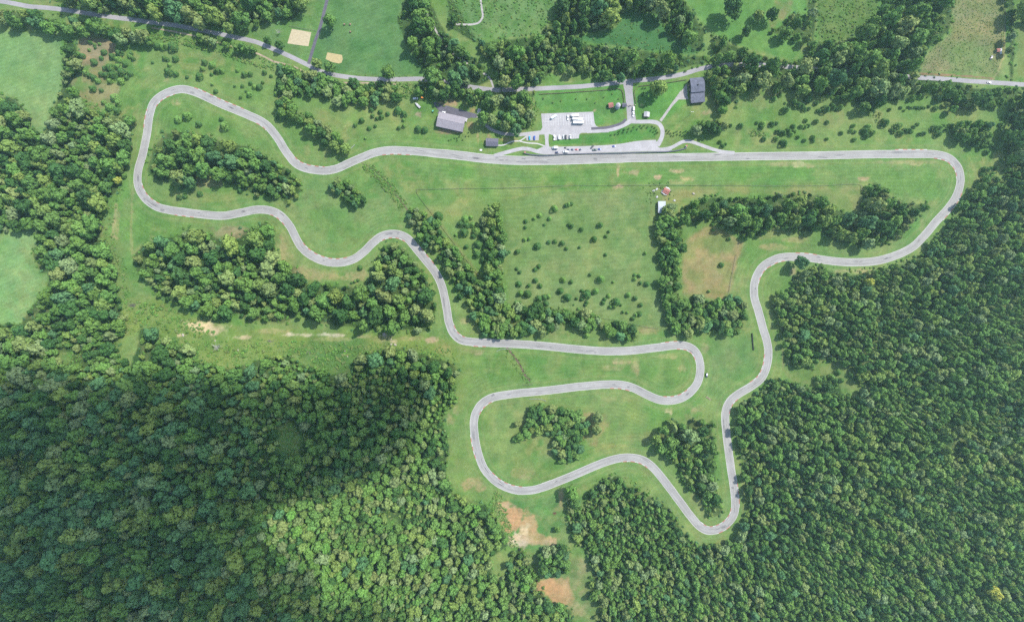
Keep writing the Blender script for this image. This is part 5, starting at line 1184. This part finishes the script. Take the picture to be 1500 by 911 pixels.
def proto(kind):
    """One vehicle of each kind, along +x, wheels on the ground."""
    e = bpy.data.objects.new(kind, None); col.objects.link(e)
    if kind in ('parked_car', 'sports_car'):
        L, Wd, Hh = (4.6, 1.82, 1.5) if kind == 'parked_car' else (3.6, 1.6, 1.15)
        a = L/2
        mb = MB(); mb.prism([(-a, .35), (-a+.05, .78*Hh/1.5), (-a+.5, .92*Hh/1.5), (a-1.2, .9*Hh/1.5), (a-.15, .72*Hh/1.5), (a, .55), (a-.03, .3), (-a+.1, .28)], -Wd/2, Wd/2); mb.build('body', m_paint, e, bevel=.07)
        g = MB(); h0, h1 = .9*Hh/1.5, Hh-.06
        vs = [(-a+.55,-Wd/2+.09,h0),(a-1.35,-Wd/2+.09,h0),(a-1.35,Wd/2-.09,h0),(-a+.55,Wd/2-.09,h0),(-a+1.0,-Wd/2+.28,h1),(a-2.1,-Wd/2+.28,h1),(a-2.1,Wd/2-.28,h1),(-a+1.0,Wd/2-.28,h1)]
        g.mesh(vs, [(0,1,5,4),(1,2,6,5),(2,3,7,6),(3,0,4,7),(4,5,6,7)]); g.build('window', m_glass, e)
        q = MB(); q.box(-a+.98, a-2.05, -Wd/2+.26, Wd/2-.26, h1+.003, h1+.06, 0, .05, .05); q.build('roof', m_paint, e, bevel=.03)
        wheels(e, (-a+.85, a-.85), Wd/2+.01, .32); lights(e, a-.1, -a, Wd/2-.28, .62*Hh/1.5, .7*Hh/1.5)
        for s_ in (-1, 1):
            q = MB(); q.box(a-1.75, a-1.5, s_*(Wd/2+.1)-.1, s_*(Wd/2+.1)+.1, h0, h0+.16); q.build('mirror', m_paint, e)
    elif kind == 'suv':
        mb = MB(); mb.prism([(-2.4,.4),(-2.4,1.05),(1.25,1.1),(2.25,.98),(2.4,.6),(2.35,.35),(-2.3,.35)], -.96, .96); mb.build('body', m_paint, e, bevel=.08)
        g = MB(); vs = [(-2.35,-.9,1.06),(1.15,-.9,1.06),(1.15,.9,1.06),(-2.35,.9,1.06),(-2.15,-.72,1.72),(.35,-.72,1.72),(.35,.72,1.72),(-2.15,.72,1.72)]
        g.mesh(vs, [(0,1,5,4),(1,2,6,5),(2,3,7,6),(3,0,4,7),(4,5,6,7)]); g.build('window', m_glass, e)
        q = MB(); q.box(-2.2, .38, -.74, .74, 1.723, 1.8, 0, .05, .05); q.build('roof', m_paint, e, bevel=.03)
        wheels(e, (-1.45, 1.45), .97, .38); lights(e, 2.3, -2.4, .68, .8, .9)
    elif kind == 'pickup_truck':
        mb = MB(); mb.prism([(.1,.45),(.1,1.08),(1.5,1.1),(2.6,1.02),(2.75,.7),(2.7,.4)], -.98, .98)
        mb.box(-2.75, .1, -.98, .98, .45, .72); mb.box(-2.75, .1, -.98, -.88, .72, 1.12); mb.box(-2.75, .1, .88, .98, .72, 1.12); mb.box(-2.75, -2.65, -.88, .88, .72, 1.12); mb.build('body', m_paint, e, bevel=.03)
        g = MB(); vs = [(-.55,-.92,1.08),(1.55,-.92,1.08),(1.55,.92,1.08),(-.55,.92,1.08),(-.35,-.74,1.76),(.8,-.74,1.76),(.8,.74,1.76),(-.35,.74,1.76)]
        g.mesh(vs, [(3,2,1,0),(0,1,5,4),(1,2,6,5),(2,3,7,6),(3,0,4,7),(4,5,6,7)]); g.build('window', m_glass, e)
        q = MB(); q.box(-.38, .84, -.76, .76, 1.763, 1.84, 0, .05, .05); q.build('roof', m_paint, e, bevel=.03)
        wheels(e, (-1.7, 1.75), .99, .4); lights(e, 2.68, -2.75, .72, .85, .9)
    elif kind == 'white_van':
        mb = MB(); mb.prism([(-2.7,.4),(-2.7,2.25),(-2.55,2.35),(1.0,2.35),(1.75,1.35),(2.6,1.15),(2.75,.7),(2.7,.38)], -1.0, 1.0); mb.build('body', m_paint, e, bevel=.06)
        g = MB(); g.mesh([(1.08,-.85,2.27),(1.76,-.9,1.38),(1.76,.9,1.38),(1.08,.85,2.27)], [(0,1,2,3)]); o = g.build('windscreen', m_glass, e); o.location = (.03, 0, .02)
        for s_ in (-1, 1):
            q = MB(); q.box(.3, 1.1, s_*1.0-.015, s_*1.0+.015, 1.4, 2.0); q.build('window', m_glass, e)
        wheels(e, (-1.7, 1.75), 1.01, .36); lights(e, 2.68, -2.7, .75, .85, 1.1)
    elif kind == 'box_trailer':
        mb = MB(); mb.box(-5.4, 5.4, -1.25, 1.25, .75, 3.3); mb.build('body', m_paint, e, bevel=.06)
        q = MB(); q.box(-5.25, 5.25, -1.1, 1.1, 3.303, 3.36); q.build('roof', m_paint, e)
        q = MB(); q.tube((5.4, -.9, .62), (6.8, 0, .62), .07); q.tube((5.4, .9, .62), (6.8, 0, .62), .07); q.tube((6.7, 0, .1), (6.7, 0, .8), .06); q.build('hitch', m_door_grey, e)
        q = MB(); q.box(-5.44, -5.4, -1.05, 1.05, .85, 3.1); q.build('door', m_white_trim, e)
        wheels(e, (-.9, .1), 1.26, .4)
    elif kind == 'box_truck':
        mb = MB(); mb.box(-3.0, 1.3, -1.2, 1.2, .85, 3.1); mb.build('cargo_box', m_paint, e, bevel=.05)
        mb = MB(); mb.prism([(1.35,.5),(1.35,2.2),(2.1,2.2),(2.6,1.4),(3.1,1.25),(3.2,.6)], -1.05, 1.05); o = mb.build('cab', m_paint, e, bevel=.05)
        g = MB(); g.mesh([(2.15,-.9,2.15),(2.6,-.9,1.45),(2.6,.9,1.45),(2.15,.9,2.15)], [(0,1,2,3)]); w_ = g.build('windscreen', m_glass, o); w_.location = (.04, 0, .01)
        wheels(e, (-1.8, 2.3), 1.1, .42); lights(e, 3.15, -3.0, .8, .85, .95)
    elif kind == 'tractor':
        mb = MB(); mb.prism([(-.9,.6),(-.9,1.1),(1.7,1.15),(1.8,.6)], -.42, .42); mb.build('body', m_paint, e, bevel=.05)
        mb = MB(); mb.box(-1.0, .3, -.6, .6, 1.1, 2.2, 0, .1, .08); o = mb.build('cab', m_glass, e); q = MB(); q.box(-1.05, .35, -.65, .65, 2.2, 2.32); q.build('roof', m_paint, o)
        wheels(e, (-.7,), 1.0, .78, .42); wheels(e, (1.35,), .85, .48, .28)
        q = MB(); q.tube((1.2, .25, 1.15), (1.2, .25, 1.9), .05); q.build('exhaust', m_door_grey, e)
    return e
WHITE = (.62,.62,.62,1); DARK = (.02,.025,.035,1); NAVY = (.02,.03,.09,1); SILVER = (.42,.43,.45,1)
COLOUR = {'white': WHITE, 'dark': DARK, 'navy': NAVY, 'silver': SILVER, 'greyish': (.16,.15,.20,1), 'teal': (.03,.30,.42,1), 'blue': (.02,.07,.33,1), 'red': (.42,.05,.06,1), 'lightblue': (.55,.70,.74,1), 'green': (.05,.10,.09,1), 'orange': (.62,.22,.04,1), 'mint': (.12,.42,.30,1)}
CATN = {'parked_car': 'car', 'sports_car': 'car', 'suv': 'car', 'pickup_truck': 'pickup truck', 'white_van': 'van', 'box_trailer': 'trailer', 'box_truck': 'truck', 'tractor': 'tractor'}
VEH = [('box_trailer',811,171.8,33,'lightblue','pale blue box trailer alone in the left part of the parking lot','lot',.58),
 ('pickup_truck',832,172.6,92,'white','white pickup parked left of the three trailers','lot',1), ('box_trailer',842.4,170,2,'white','short white box trailer, upper of the three','lot',.76),
 ('box_trailer',845.6,175.2,-4,'white','long white box trailer, middle of the three','lot',1.02), ('box_trailer',846.8,180.3,-1,'white','long white box trailer, lowest of the three','lot',1.05),
 ('parked_car',775.8,202.4,92,'teal','bright teal car on the small parking pad','pad',1), ('parked_car',782.8,202.2,88,'blue','deep blue car beside the teal car','pad',1),
 ('pickup_truck',812.2,202,92,'white','white pickup at the left end of the lower parking row','lot',1.05), ('white_van',819.2,201.6,92,'white','plain white van in the lower parking row','lot',.92),
 ('parked_car',825.3,201,92,'silver','silver car beside the dark car in the lower parking row','lot',1), ('parked_car',828.8,201,92,'dark','dark car in the middle of the lower parking row','lot',1.03), ('suv',835.4,200.8,92,'silver','silver grey car at the right end of the lower parking row','lot',1.05),
 ('box_truck',813,216.8,178,'white','big white box truck at the left end of the pit lane','pits',1), ('parked_car',816.3,223.6,2,'navy','dark blue car by the pit wall under the box truck','pits',1.0), ('white_van',828.6,222.8,178,'white','white van parked against the pit wall','pits',1.02),
 ('sports_car',828.6,216.6,0,'dark','small black car uppermost in the pit lane','pits',.85), ('sports_car',832.7,219.3,4,'navy','small navy car, leftmost of the pit lane row of four','pits',.95), ('sports_car',838.7,219.4,-3,'navy','small navy car, second from left in the pit lane row','pits',.95),
 ('sports_car',844.8,219.2,2,'red','small red car in the pit lane row','pits',.95), ('sports_car',850.6,219.2,20,'navy','small navy car, rightmost of the pit lane row of four','pits',.95),
 ('box_trailer',867.6,215.4,50,'dark','dark flat trailer standing askew in the pit lane','pits',.36), ('pickup_truck',871.4,219.5,4,'green','dark green pickup right of the askew trailer','pits',.95), ('sports_car',878.3,218.7,0,'blue','small blue car right of the green pickup','pits',1), ('sports_car',899.6,214.5,3,'blue','small blue car alone at the right end of the pit lane','pits',1.05),
 ('white_van',928.1,159.4,90,'white','white van waiting just below the entrance gate','gate',.95), ('pickup_truck',927.8,167.6,91,'white','white pickup behind the van below the gate','gate',1.05),
 ('suv',1035.3,549.6,-92,'dark','dark car with a silver roof on the grass by the hairpin','track',1.0), ('pickup_truck',608.6,144.6,2,'white','white truck under the trees left of the forecourt','barn',1.02), ('tractor',618.8,144,0,'orange','orange tractor beside the white truck under trees','barn',1.1),
 ('tractor',634.2,163.2,60,'mint','mint green tractor on the grass left of the grey barn','barn',.85), ('parked_car',1449.2,121.2,-3,'white','white car driving on the county road','road',.95), ('parked_car',1452.4,84.6,55,'greyish','grey car in the weeds by the tiny red shed','road',1),
 ('parked_car',649.8,164.4,-8,'white','small white car on the dark forecourt by the grey barn','barn',.85)]
GN = {'lot': 'vehicles in the parking lot', 'pad': 'cars on the small pad', 'pits': 'vehicles in the pit lane', 'gate': 'vehicles below the gate', 'barn': 'vehicles round the grey barn', 'road': None, 'track': None}
BYP = {}
def remap():
    BYP.clear()
    for o in bpy.data.objects:
        if o.parent is not None: BYP.setdefault(o.parent.name, []).append(o)
for kind, vx, vy, ang, cname, lb, gk, sc in VEH:
    if kind not in PROTO:
        PROTO[kind] = o = proto(kind); first = True; remap()
    else:
        o = copy_tree(PROTO[kind], None, lambda q: list(BYP.get(q.name, [])) if q.name in BYP else [])
    x, y, z = W(vx, vy, .7)
    up_ = .05 if gk in ('lot', 'pits', 'gate', 'pad') else .035 if gk in ('barn', 'road') else 0
    o.location = (x, y, z+up_); o.rotation_euler = (0, 0, math.radians(ang)); o.scale = (sc, sc if kind != 'box_trailer' else min(1.1, sc**.35), sc if kind != 'box_trailer' else min(1, sc**.4))
    if kind == 'box_trailer' and sc < .4: o.scale = (sc, .7, .35)
    o['label'] = lb; o['category'] = CATN[kind]
    if GN[gk]: o['group'] = GN[gk]
    elif 'group' in o: del o['group']
    paint_kids = [c for c in bpy.data.objects if c.parent is o]
    for c in paint_kids+[g for c in paint_kids for g in bpy.data.objects if g.parent is c]: c.color = COLOUR[cname]
    if kind == 'suv' and cname == 'dark':
        for c in paint_kids:
            if c.name.startswith('roof'): c.color = (.6,.61,.64,1)
# white boat on a trailer
x, y, z = W(611.9, 154.6, .8)
bo = empty('boat', (x, y, z), math.radians(135), 'long white boat on a trailer on the grass near the white truck', 'boat')
mb = MB(); n_ = 10; ring = []
for k in range(n_+1):
    u = k/n_; xx = -3.9+7.8*u; wv = 1.25*(1-max(0, (u-.45)/.55)**2.2); dz = .3*max(0, u-.5)
    ring.append([(xx, -wv, 1.55+dz), (xx, -wv*.75, .85+dz*.7), (xx, 0, .62+dz), (xx, wv*.75, .85+dz*.7), (xx, wv, 1.55+dz)])
for a_, b_ in zip(ring, ring[1:]):
    for k in range(4): mb.face([a_[k], b_[k], b_[k+1], a_[k+1]])
mb.face(ring[0]); mb.build('hull', m_white_trim, bo)
mb = MB()
for a_, b_ in zip(ring, ring[1:]): mb.face([(p[0], p[1]*.96, p[2]-.03) for p in (a_[0], a_[4], b_[4], b_[0])][::-1])
mb.build('deck_cover', m_paleroof, bo)
mb = MB(); mb.box(.3, 1.4, -.6, .6, 1.6, 2.05, 0, .25, .1); mb.build('console', m_white_trim, bo)
mb = MB(); mb.box(-4.5, -3.9, -.25, .25, .7, 1.8, 0, .08, .05); mb.build('outboard', m_tyre, bo)
mb = MB(); mb.tube((-3.2, -.8, .5), (4.6, 0, .5), .06); mb.tube((-3.2, .8, .5), (4.6, 0, .5), .06); mb.box(-1.2, -1.0, -1.0, 1.0, .42, .55); mb.build('trailer_frame', m_silver, bo)
wheels(bo, (-1.1,), 1.2, .34)

# ================================================================ fences, walls and rails
def fence(name, pts, rails, post_gap, h, mat, label, cat='fence', rail_w=.09, post_r=.08, postmat=None):
    L = catmull(pts, False, 3.0) if len(pts) > 2 else np.array(pts, float)
    WP = []
    for p in L:
        x, y, z = W(p[0], p[1], 0); WP.append(Vector((x, y, z)))
    o0 = WP[0].copy(); e = empty(name, o0, 0, label, cat)
    for k in range(rails):
        q = MB(); zz = h*(.92-.34*k)
        for a_, b_ in zip(WP, WP[1:]):
            d = (b_-a_); d.z = 0
            if d.length < .01: continue
            n_ = Vector((-d.y, d.x, 0)).normalized()*rail_w/2; a2, b2 = a_-o0, b_-o0
            lo_, hi_ = Vector((0, 0, zz-.07)), Vector((0, 0, zz+.07))
            q.mesh([a2-n_+lo_, b2-n_+lo_, b2+n_+lo_, a2+n_+lo_, a2-n_+hi_, b2-n_+hi_, b2+n_+hi_, a2+n_+hi_], [(3,2,1,0),(4,5,6,7),(0,1,5,4),(2,3,7,6),(1,2,6,5),(3,0,4,7)])
        q.build('rail', mat, e)
    q = MB(); q.tube((0, 0, -.3), (0, 0, h), post_r*1.15, post_r, 8); pd = q.data('post', [postmat or mat])
    acc = 0; nxt = 0
    for a_, b_ in zip(WP, WP[1:]):
        l_ = (b_-a_).length
        while nxt <= acc+l_ and l_ > 0:
            p = a_.lerp(b_, (nxt-acc)/l_)-o0; po = bpy.data.objects.new('post', pd); col.objects.link(po); po.parent = e; po.location = p; nxt += post_gap
        acc += l_
    return e
m_wire = surface('fence_wire', (.12,.12,.10), .7, .2, 2)
m_rail = surface('split_rail_wood', alb(148,130,112), .9, .3, 1.5)
m_steel = surface('guardrail_steel', alb(206,212,216), .45, .1, 1.0)
fence('wire_fence', [(610,278),(680,276.5),(750,275.5),(825,272.6),(900,272),(955,271.4),(1025,271.9),(1125,272.6),(1200,272.3),(1261,272),(1261.2,277),(1261.3,283)], 2, 6.0, 1.2, m_wire, 'long dark wire fence along the top of the big pasture', post_r=.09, rail_w=.12)
fence('wire_fence', [(610,278),(611,283),(632,312),(650,336),(680,376),(704,408)], 2, 6.0, 1.2, m_rail, 'pale rail fence slanting beside the hedgerow', rail_w=.14)
fence('wire_fence', [(1077.5,374),(1074,392),(1070,412),(1067,430)], 2, 5.0, 1.2, m_wire, 'dark fence on the right side of the tan square field')
fence('wire_fence', [(872,465),(895,468),(925,474.5),(950,479.5),(962,481),(971,480)], 2, 5.0, 1.2, m_wire, 'dark fence between pasture bottom and tree belt')
fence('wire_fence', [(424,39),(440,42),(463,45.8)], 2, 4.0, 1.3, m_wire, 'short dark fence above the large sand arena')
fence('wire_fence', [(1472,0),(1471.5,30),(1471,60),(1470,85)], 2, 5.0, 1.3, m_wire, 'dark fence along the right side of the upper right field')
fence('rail_fence', [(790,138.6),(820,137),(850,135),(880,133),(904,130.6)], 3, 3.0, 1.3, m_rail, 'brown rail fence along the county road left of the gate', rail_w=.16, post_r=.11)
fence('rail_fence', [(904,130.6),(910.5,132.5),(912.8,139),(914.2,150.8)], 3, 3.0, 1.3, m_rail, 'short brown rail fence curving to the gatehouse', rail_w=.16, post_r=.11)
fence('rail_fence', [(935,127.3),(930,132),(928.8,137),(930,145),(931.5,152)], 3, 3.0, 1.3, m_rail, 'short brown rail fence right of the entrance road', rail_w=.16, post_r=.11)
fence('rail_fence', [(935,127.3),(950,125.4),(978,121.8),(1006,117.4)], 3, 3.0, 1.3, m_rail, 'brown rail fence running right towards the black barn', rail_w=.16, post_r=.11)
fence('guard_rail', [(505.5,226),(513,219),(520,212.5)], 2, 2.0, .8, m_steel, 'short silver guard rail at the end of the hedgerow', 'guard rail', .3)
fence('guard_rail', [(727,515),(731,512.5),(737,511.3),(750,511.2)], 2, 2.0, .8, m_steel, 'short silver guard rail where the creek meets the track', 'guard rail', .25)
fence('guard_rail', [(775,584),(788,584.2),(795,585),(800,587.3)], 2, 2.0, .8, m_steel, 'thin silver guard rail above the lower loop copse', 'guard rail', .2)
fence('guard_rail', [(765,564),(772,563.6),(781,563)], 2, 2.0, .8, m_wire, 'tiny dark rail at the end of the stony creek', 'guard rail', .15)
def low_wall(name, pts, wd, h, mat, label, cat, cap=None):
    L = catmull(pts, False, 2.5); WP = [Vector(W(p[0], p[1], h)) for p in L]; o0 = WP[0].copy()
    e = empty(name, o0, 0, label, cat)
    for nm, w_, z0, z1, mm in (('wall_body', wd, -.2, h, mat), ('coping', wd+.25, h+.003, h+.12, cap or mat)):
        q = MB()
        for i, (a_, b_) in enumerate(zip(WP, WP[1:])):
            def nrm(k):
                d = WP[min(k+1, len(WP)-1)]-WP[max(k-1, 0)]; return Vector((-d.y, d.x, 0)).normalized()*w_/2
            na_, nb_ = nrm(i), nrm(i+1); a2, b2 = a_-o0, b_-o0; lo_, hi_ = Vector((0, 0, z0)), Vector((0, 0, z1))
            q.mesh([a2-na_+lo_, b2-nb_+lo_, b2+nb_+lo_, a2+na_+lo_, a2-na_+hi_, b2-nb_+hi_, b2+nb_+hi_, a2+na_+hi_], [(4,5,6,7),(0,1,5,4),(2,3,7,6)]+([(3,0,4,7)] if i == 0 else [])+([(1,2,6,5)] if i == len(WP)-2 else []))
        q.build(nm, mm, e)
    return e
m_wallgrey = surface('pit_wall_concrete', alb(120,122,136), .9, .15, .8)
low_wall('pit_wall', [(769.5,225),(775,226.2),(782,227),(796,227.7),(827,226.3),(860,225.3),(890,224.7),(930,223.6),(960,222.9),(978,222.2),(992.5,220.4),(1006,216.9)], .7, 1.25, m_wallgrey, 'long dark grey pit wall between pit lane and straight', 'wall')
low_wall('tyre_barrier', [(1102,488),(1102.6,496),(1103.3,505),(1104.2,513)], .55, 1.0, m_tyre, 'straight black tyre barrier on the grass left of the track', 'barrier')
for x_, y_, lb in [(768.8,223.8,'small red and white marshal post at the pit entry'), (1005.4,214.2,'small red and white marshal post at the pit exit')]:
    x, y, z = W(x_, y_, 1); e = empty('marshal_post', (x, y, z), 0, lb, 'post')
    q = MB(); q.box(-.6, .6, -.6, .6, -.1, 1.1); q.build('platform', m_white_trim, e)
    for sx_ in (-.55, .55):
        for sy_ in (-.55, .55):
            q = MB(); q.tube((sx_, sy_, 1.1), (sx_, sy_, 2.6), .05); q.build('pole', m_wood, e)
    q = MB(); q.box(-.8, .8, -.8, .8, 2.6, 2.72, 0, .05, .05); q.build('roof', m_red, e)
x, y, z = W(683, 176.3, .5)
e = empty('dumpster', (x, y, z), math.radians(70), 'white dumpster on the grass at the right end of the grey barn', 'dumpster')
q = MB(); q.box(-1.7, 1.7, -.95, .95, .15, 1.3, 0, -.12, -.1); q.build('bin', m_white_trim, e)
for s_ in (-.85, .85):
    q = MB(); q.box(s_-.8, s_+.8, -1.05, 1.05, 1.305, 1.38); q.build('lid', m_paleroof, e)
x, y, z = W(704.4, 220, .4)
e = empty('concrete_block', (x, y, z), 0, 'small white concrete block on the verge below the cabin', 'block')
q = MB(); q.box(-1.4, 1.4, -1.0, 1.0, 0, .45, 0, .1, .1); q.build('block', m_conc, e); q = MB(); q.box(-1.0, 1.0, -.7, .7, .453, .5); q.build('lid', m_white_trim, e)
# bales, brush piles, debris, stones, logs
m_bale = surface('weathered_hay', alb(182,150,130), .95, .3, 2)
for k, (x_, y_, lb) in enumerate([(504.6,36,'round brown bale, left one of three in the upper field'),(513,36,'round brown bale, right one of the upper pair'),(513.2,47.2,'round brown bale lowest of the three in the upper field')]):
    x, y, z = W(x_, y_, .7); q = MB(); q.tube((-.75, 0, .85), (.75, 0, .85), .88, .88, 18); 
    o = q.build('hay_bale', m_bale); o.location = (x, y, z); o.rotation_euler.z = .4+k*.9; tag(o, lb, 'hay bale', 'bales in the upper field')
m_brush = surface('dry_brush', alb(150,142,136), .95, .35, 1.2)
def brush(x_, y_, a_, b_, lb, mat, n_=60, h=1.2):
    x, y, z = W(x_, y_, .4); rr = random.Random(int(x_)); q = MB()
    for k in range(n_):
        u, v = rr.gauss(0, .4), rr.gauss(0, .4); an = rr.gauss(0, .5); p = Vector((u*a_, v*b_, max(.05, h*(1-abs(u))*rr.random()))); d = Vector((math.cos(an), math.sin(an), rr.uniform(-.15, .25)))*rr.uniform(.8, 2.6)
        q.tube(p-d/2, p+d/2, rr.uniform(.05, .14), .04, 5)
    o = q.build('brush_pile', mat); o.location = (x, y, z); return tag(o, lb, 'brush pile')
brush(194, 447, 7, 3.4, 'grey brush pile at the left end of the lower clearing', m_brush, 110)
brush(395, 500, 5, 2, 'pale loose brush pile beside the chalky track', m_brush, 40, .5)
brush(452, 517, 5, 1.6, 'thin grey brush heap in the green lower clearing', m_brush, 40, .6)
m_rusty = surface('rusty_iron', alb(150,96,88), .9, .3, 1.5)
brush(812.5, 751.8, 2.2, 1.8, 'reddish brown scrap heap beside the sandy dirt clearing', m_rusty, 40, .9)
def rock(x_, y_, R, lb):
    rr = random.Random(int(x_*7+y_)); bm = bmesh.new(); bmesh.ops.create_icosphere(bm, subdivisions=2, radius=1)
    for v in bm.verts: v.co = Vector((v.co.x*R, v.co.y*R*.7, v.co.z*R*.45))*rr.uniform(.8, 1.15)
    me = bpy.data.meshes.new('rock'); bm.to_mesh(me); bm.free(); me.materials.append(m_stone); o = bpy.data.objects.new('rock', me); col.objects.link(o)
    x, y, z = W(x_, y_, .2); o.location = (x, y, z+R*.15); o.rotation_euler.z = rr.random()*3; tag(o, lb, 'rock', 'pale rocks of the lower clearing')
for x_, y_, R, lb in [(562.5,489.5,2.4,'largest pale rock, under the edge of the small wood'),(573,504.5,1.4,'left pale rock of the close pair'),(579,504.8,1.7,'right pale rock of the close pair'),(573,497,.9,'small pale rock above the close pair'),(505.5,514,1.1,'small pale rock in the green part of the clearing'),(509,522,.9,'smallest pale rock in the green part of the clearing'),
   (233.5,451.5,1.2,'pale rock near the big brush pile'),(268,491,1.9,'long pale rock by the dark corner tree'),(315,499,1.0,'pale rock beside the grey fallen tree'),(348.5,513,1.1,'pale rock in the yellow part of the clearing')]: rock(x_, y_, R, lb)
rock(1016, 284, 1.7, 'pale broken rock right of the ruined house')
x, y, z = W(1037.5, 583, .2); q = MB()
for k in range(4): q.tube((-3.2+k*.2, -.5+k*.35, .22+.1*(k % 2)), (3.0+k*.15, -.5+k*.35, .22+.1*(k % 2)), .2, .16, 9)
o = q.build('log_pile', m_wood); o.location = (x, y, z); o.rotation_euler.z = math.radians(-35); tag(o, 'small log pile on the grass right of the hairpin', 'logs')
# ================================================================ sun, sky, cloud and camera
AZ = Vector((.80, .60)); ELEV = math.radians(50)
to_sun = Vector((AZ.x*math.cos(ELEV), AZ.y*math.cos(ELEV), math.sin(ELEV)))
sl = bpy.data.lights.new('sun', 'SUN'); sl.energy = 4.1; sl.angle = math.radians(.53); sl.color = (1, .965, .9)
so = bpy.data.objects.new('sun', sl); col.objects.link(so); so.rotation_euler = to_sun.to_track_quat('Z', 'Y').to_euler(); so.location = to_sun*2000
w = bpy.data.worlds.new('World'); scene.world = w; w.use_nodes = True
bg = w.node_tree.nodes['Background']; sk = w.node_tree.nodes.new('ShaderNodeTexSky'); sk.sky_type = 'NISHITA'; sk.sun_disc = False
sk.sun_elevation = ELEV; sk.sun_rotation = math.atan2(AZ.x, AZ.y); sk.air_density = 1.2; sk.dust_density = 1.5; sk.altitude = 200
w.node_tree.links.new(sk.outputs[0], bg.inputs[0]); bg.inputs[1].default_value = .15

# a fair weather cloud above the flight height: it shades the lower left hillside
CZ = 1250.0
shift = Vector((AZ.x, AZ.y))*(CZ/math.tan(ELEV))
HAZE = .00007
BLOBS = [(300,820,95),(380,880,80),(150,980,120),(20,1000,130),(-80,1000,130),(300,1000,100),(420,960,70),(520,600,70),(580,590,45),(40,640,115),(130,690,125),(230,640,105),(330,640,95),(430,640,85),(520,650,62),(560,640,50),(260,730,105),(150,800,120),(60,800,120),(-40,720,130),(330,720,75),(400,690,60),(200,870,95),(60,900,130),(-60,880,120),(230,940,80),(330,900,55),(100,1010,120),(-150,800,120),(500,915,45),(560,940,50)]
st = 12.0
qx = np.arange(-330, 720, st); qy = np.arange(430, 1180, st)
QX, QY = np.meshgrid(qx, qy)
F = np.zeros_like(QX)
for bx, by, br in BLOBS: F += np.maximum(0, 1-((QX-bx)**2+(QY-by)**2)/(br*br))**1.3
F *= .72+.56*fbm(QX, QY, 90, 501); F -= .09+.22*(fbm(QX, QY, 40, 333)-.35)
F = np.clip(F, 0, 1.15)**.85
th = F*150.0*(.75+.5*fbm(QX, QY, 60, 91))
ins = th > 1.0
def cpt(i, j, up): 
    x = (QX[i, j]-CX)*S+shift.x; y = (CY-QY[i, j])*S+shift.y
    return (x, y, CZ+(th[i, j]*.75 if up else -th[i, j]*.25))
top, bot = {}, {}; vs, fs = [], []
cells = [(i, j) for i in range(len(qy)-1) for j in range(len(qx)-1) if ins[i, j] or ins[i+1, j] or ins[i, j+1] or ins[i+1, j+1]]
def vid(d, i, j, up):
    if th[i, j] <= 1.0: d = top; key = (i, j, 'e')          # rim: top and bottom meet
    else: key = (i, j, up)
    if key not in d:
        d[key] = len(vs)
        x = (QX[i, j]-CX)*S+shift.x; y = (CY-QY[i, j])*S+shift.y
        vs.append((x, y, CZ) if key[2] == 'e' else cpt(i, j, up))
    return d[key]
for i, j in cells:
    q4 = [(i, j), (i, j+1), (i+1, j+1), (i+1, j)]
    fs.append([vid(top, a_, b_, True) for a_, b_ in q4][::-1]); fs.append([vid(bot, a_, b_, False) for a_, b_ in q4])
cm = bpy.data.meshes.new('cloud'); cm.from_pydata(vs, [], fs); cm.validate(); cm.update()
m = bpy.data.materials.new('cloud_vapour'); m.use_nodes = True; t = m.node_tree; t.nodes.clear()
out = t.nodes.new('ShaderNodeOutputMaterial'); pv = t.nodes.new('ShaderNodeVolumePrincipled'); pv.inputs['Color'].default_value = (1, 1, 1, 1); pv.inputs['Density'].default_value = .023; pv.inputs['Anisotropy'].default_value = .6
t.links.new(pv.outputs[0], out.inputs['Volume']); cm.materials.append(m)
co = bpy.data.objects.new('cloud', cm); col.objects.link(co); tag(co, 'fair weather cloud drifting above the lower hillside', kind='stuff')

# thin summer haze filling the valley up to the flight height
hb = MB(); hb.box(-9300, 9300, -9300, 9300, -1.5, CAMH+8)
hm = bpy.data.materials.new('summer_haze'); hm.use_nodes = True; t = hm.node_tree; t.nodes.clear()
out = t.nodes.new('ShaderNodeOutputMaterial'); hv = t.nodes.new('ShaderNodeVolumePrincipled'); hv.inputs['Color'].default_value = (.62, .9, 1, 1); hv.inputs['Density'].default_value = HAZE; hv.inputs['Anisotropy'].default_value = .2
t.links.new(hv.outputs[0], out.inputs['Volume'])
ho = hb.build('haze', hm); tag(ho, 'thin pale summer haze over the valley', kind='stuff')

cam = bpy.data.cameras.new('camera'); cam.sensor_width = 36; cam.lens = 36*CAMH/(1500*S); cam.clip_start = 1; cam.clip_end = 30000
cobj = bpy.data.objects.new('camera', cam); col.objects.link(cobj); cobj.location = (0, 0, CAMH); cobj.rotation_euler = (0, 0, 0)
scene.camera = cobj
vs_ = scene.view_settings; vs_.view_transform = 'Standard'; vs_.look = 'None'; vs_.gamma = 1; vs_.exposure = EXPOSURE; vs_.use_curve_mapping = False
scene.render.engine = 'CYCLES'
cy = scene.cycles; cy.max_bounces = 5; cy.diffuse_bounces = 2; cy.glossy_bounces = 2; cy.transmission_bounces = 3; cy.volume_bounces = 1; cy.transparent_max_bounces = 4; cy.caustics_reflective = False; cy.caustics_refractive = False
cy.use_denoising = False; cy.sample_clamp_indirect = 2.5; cy.sample_clamp_direct = 6
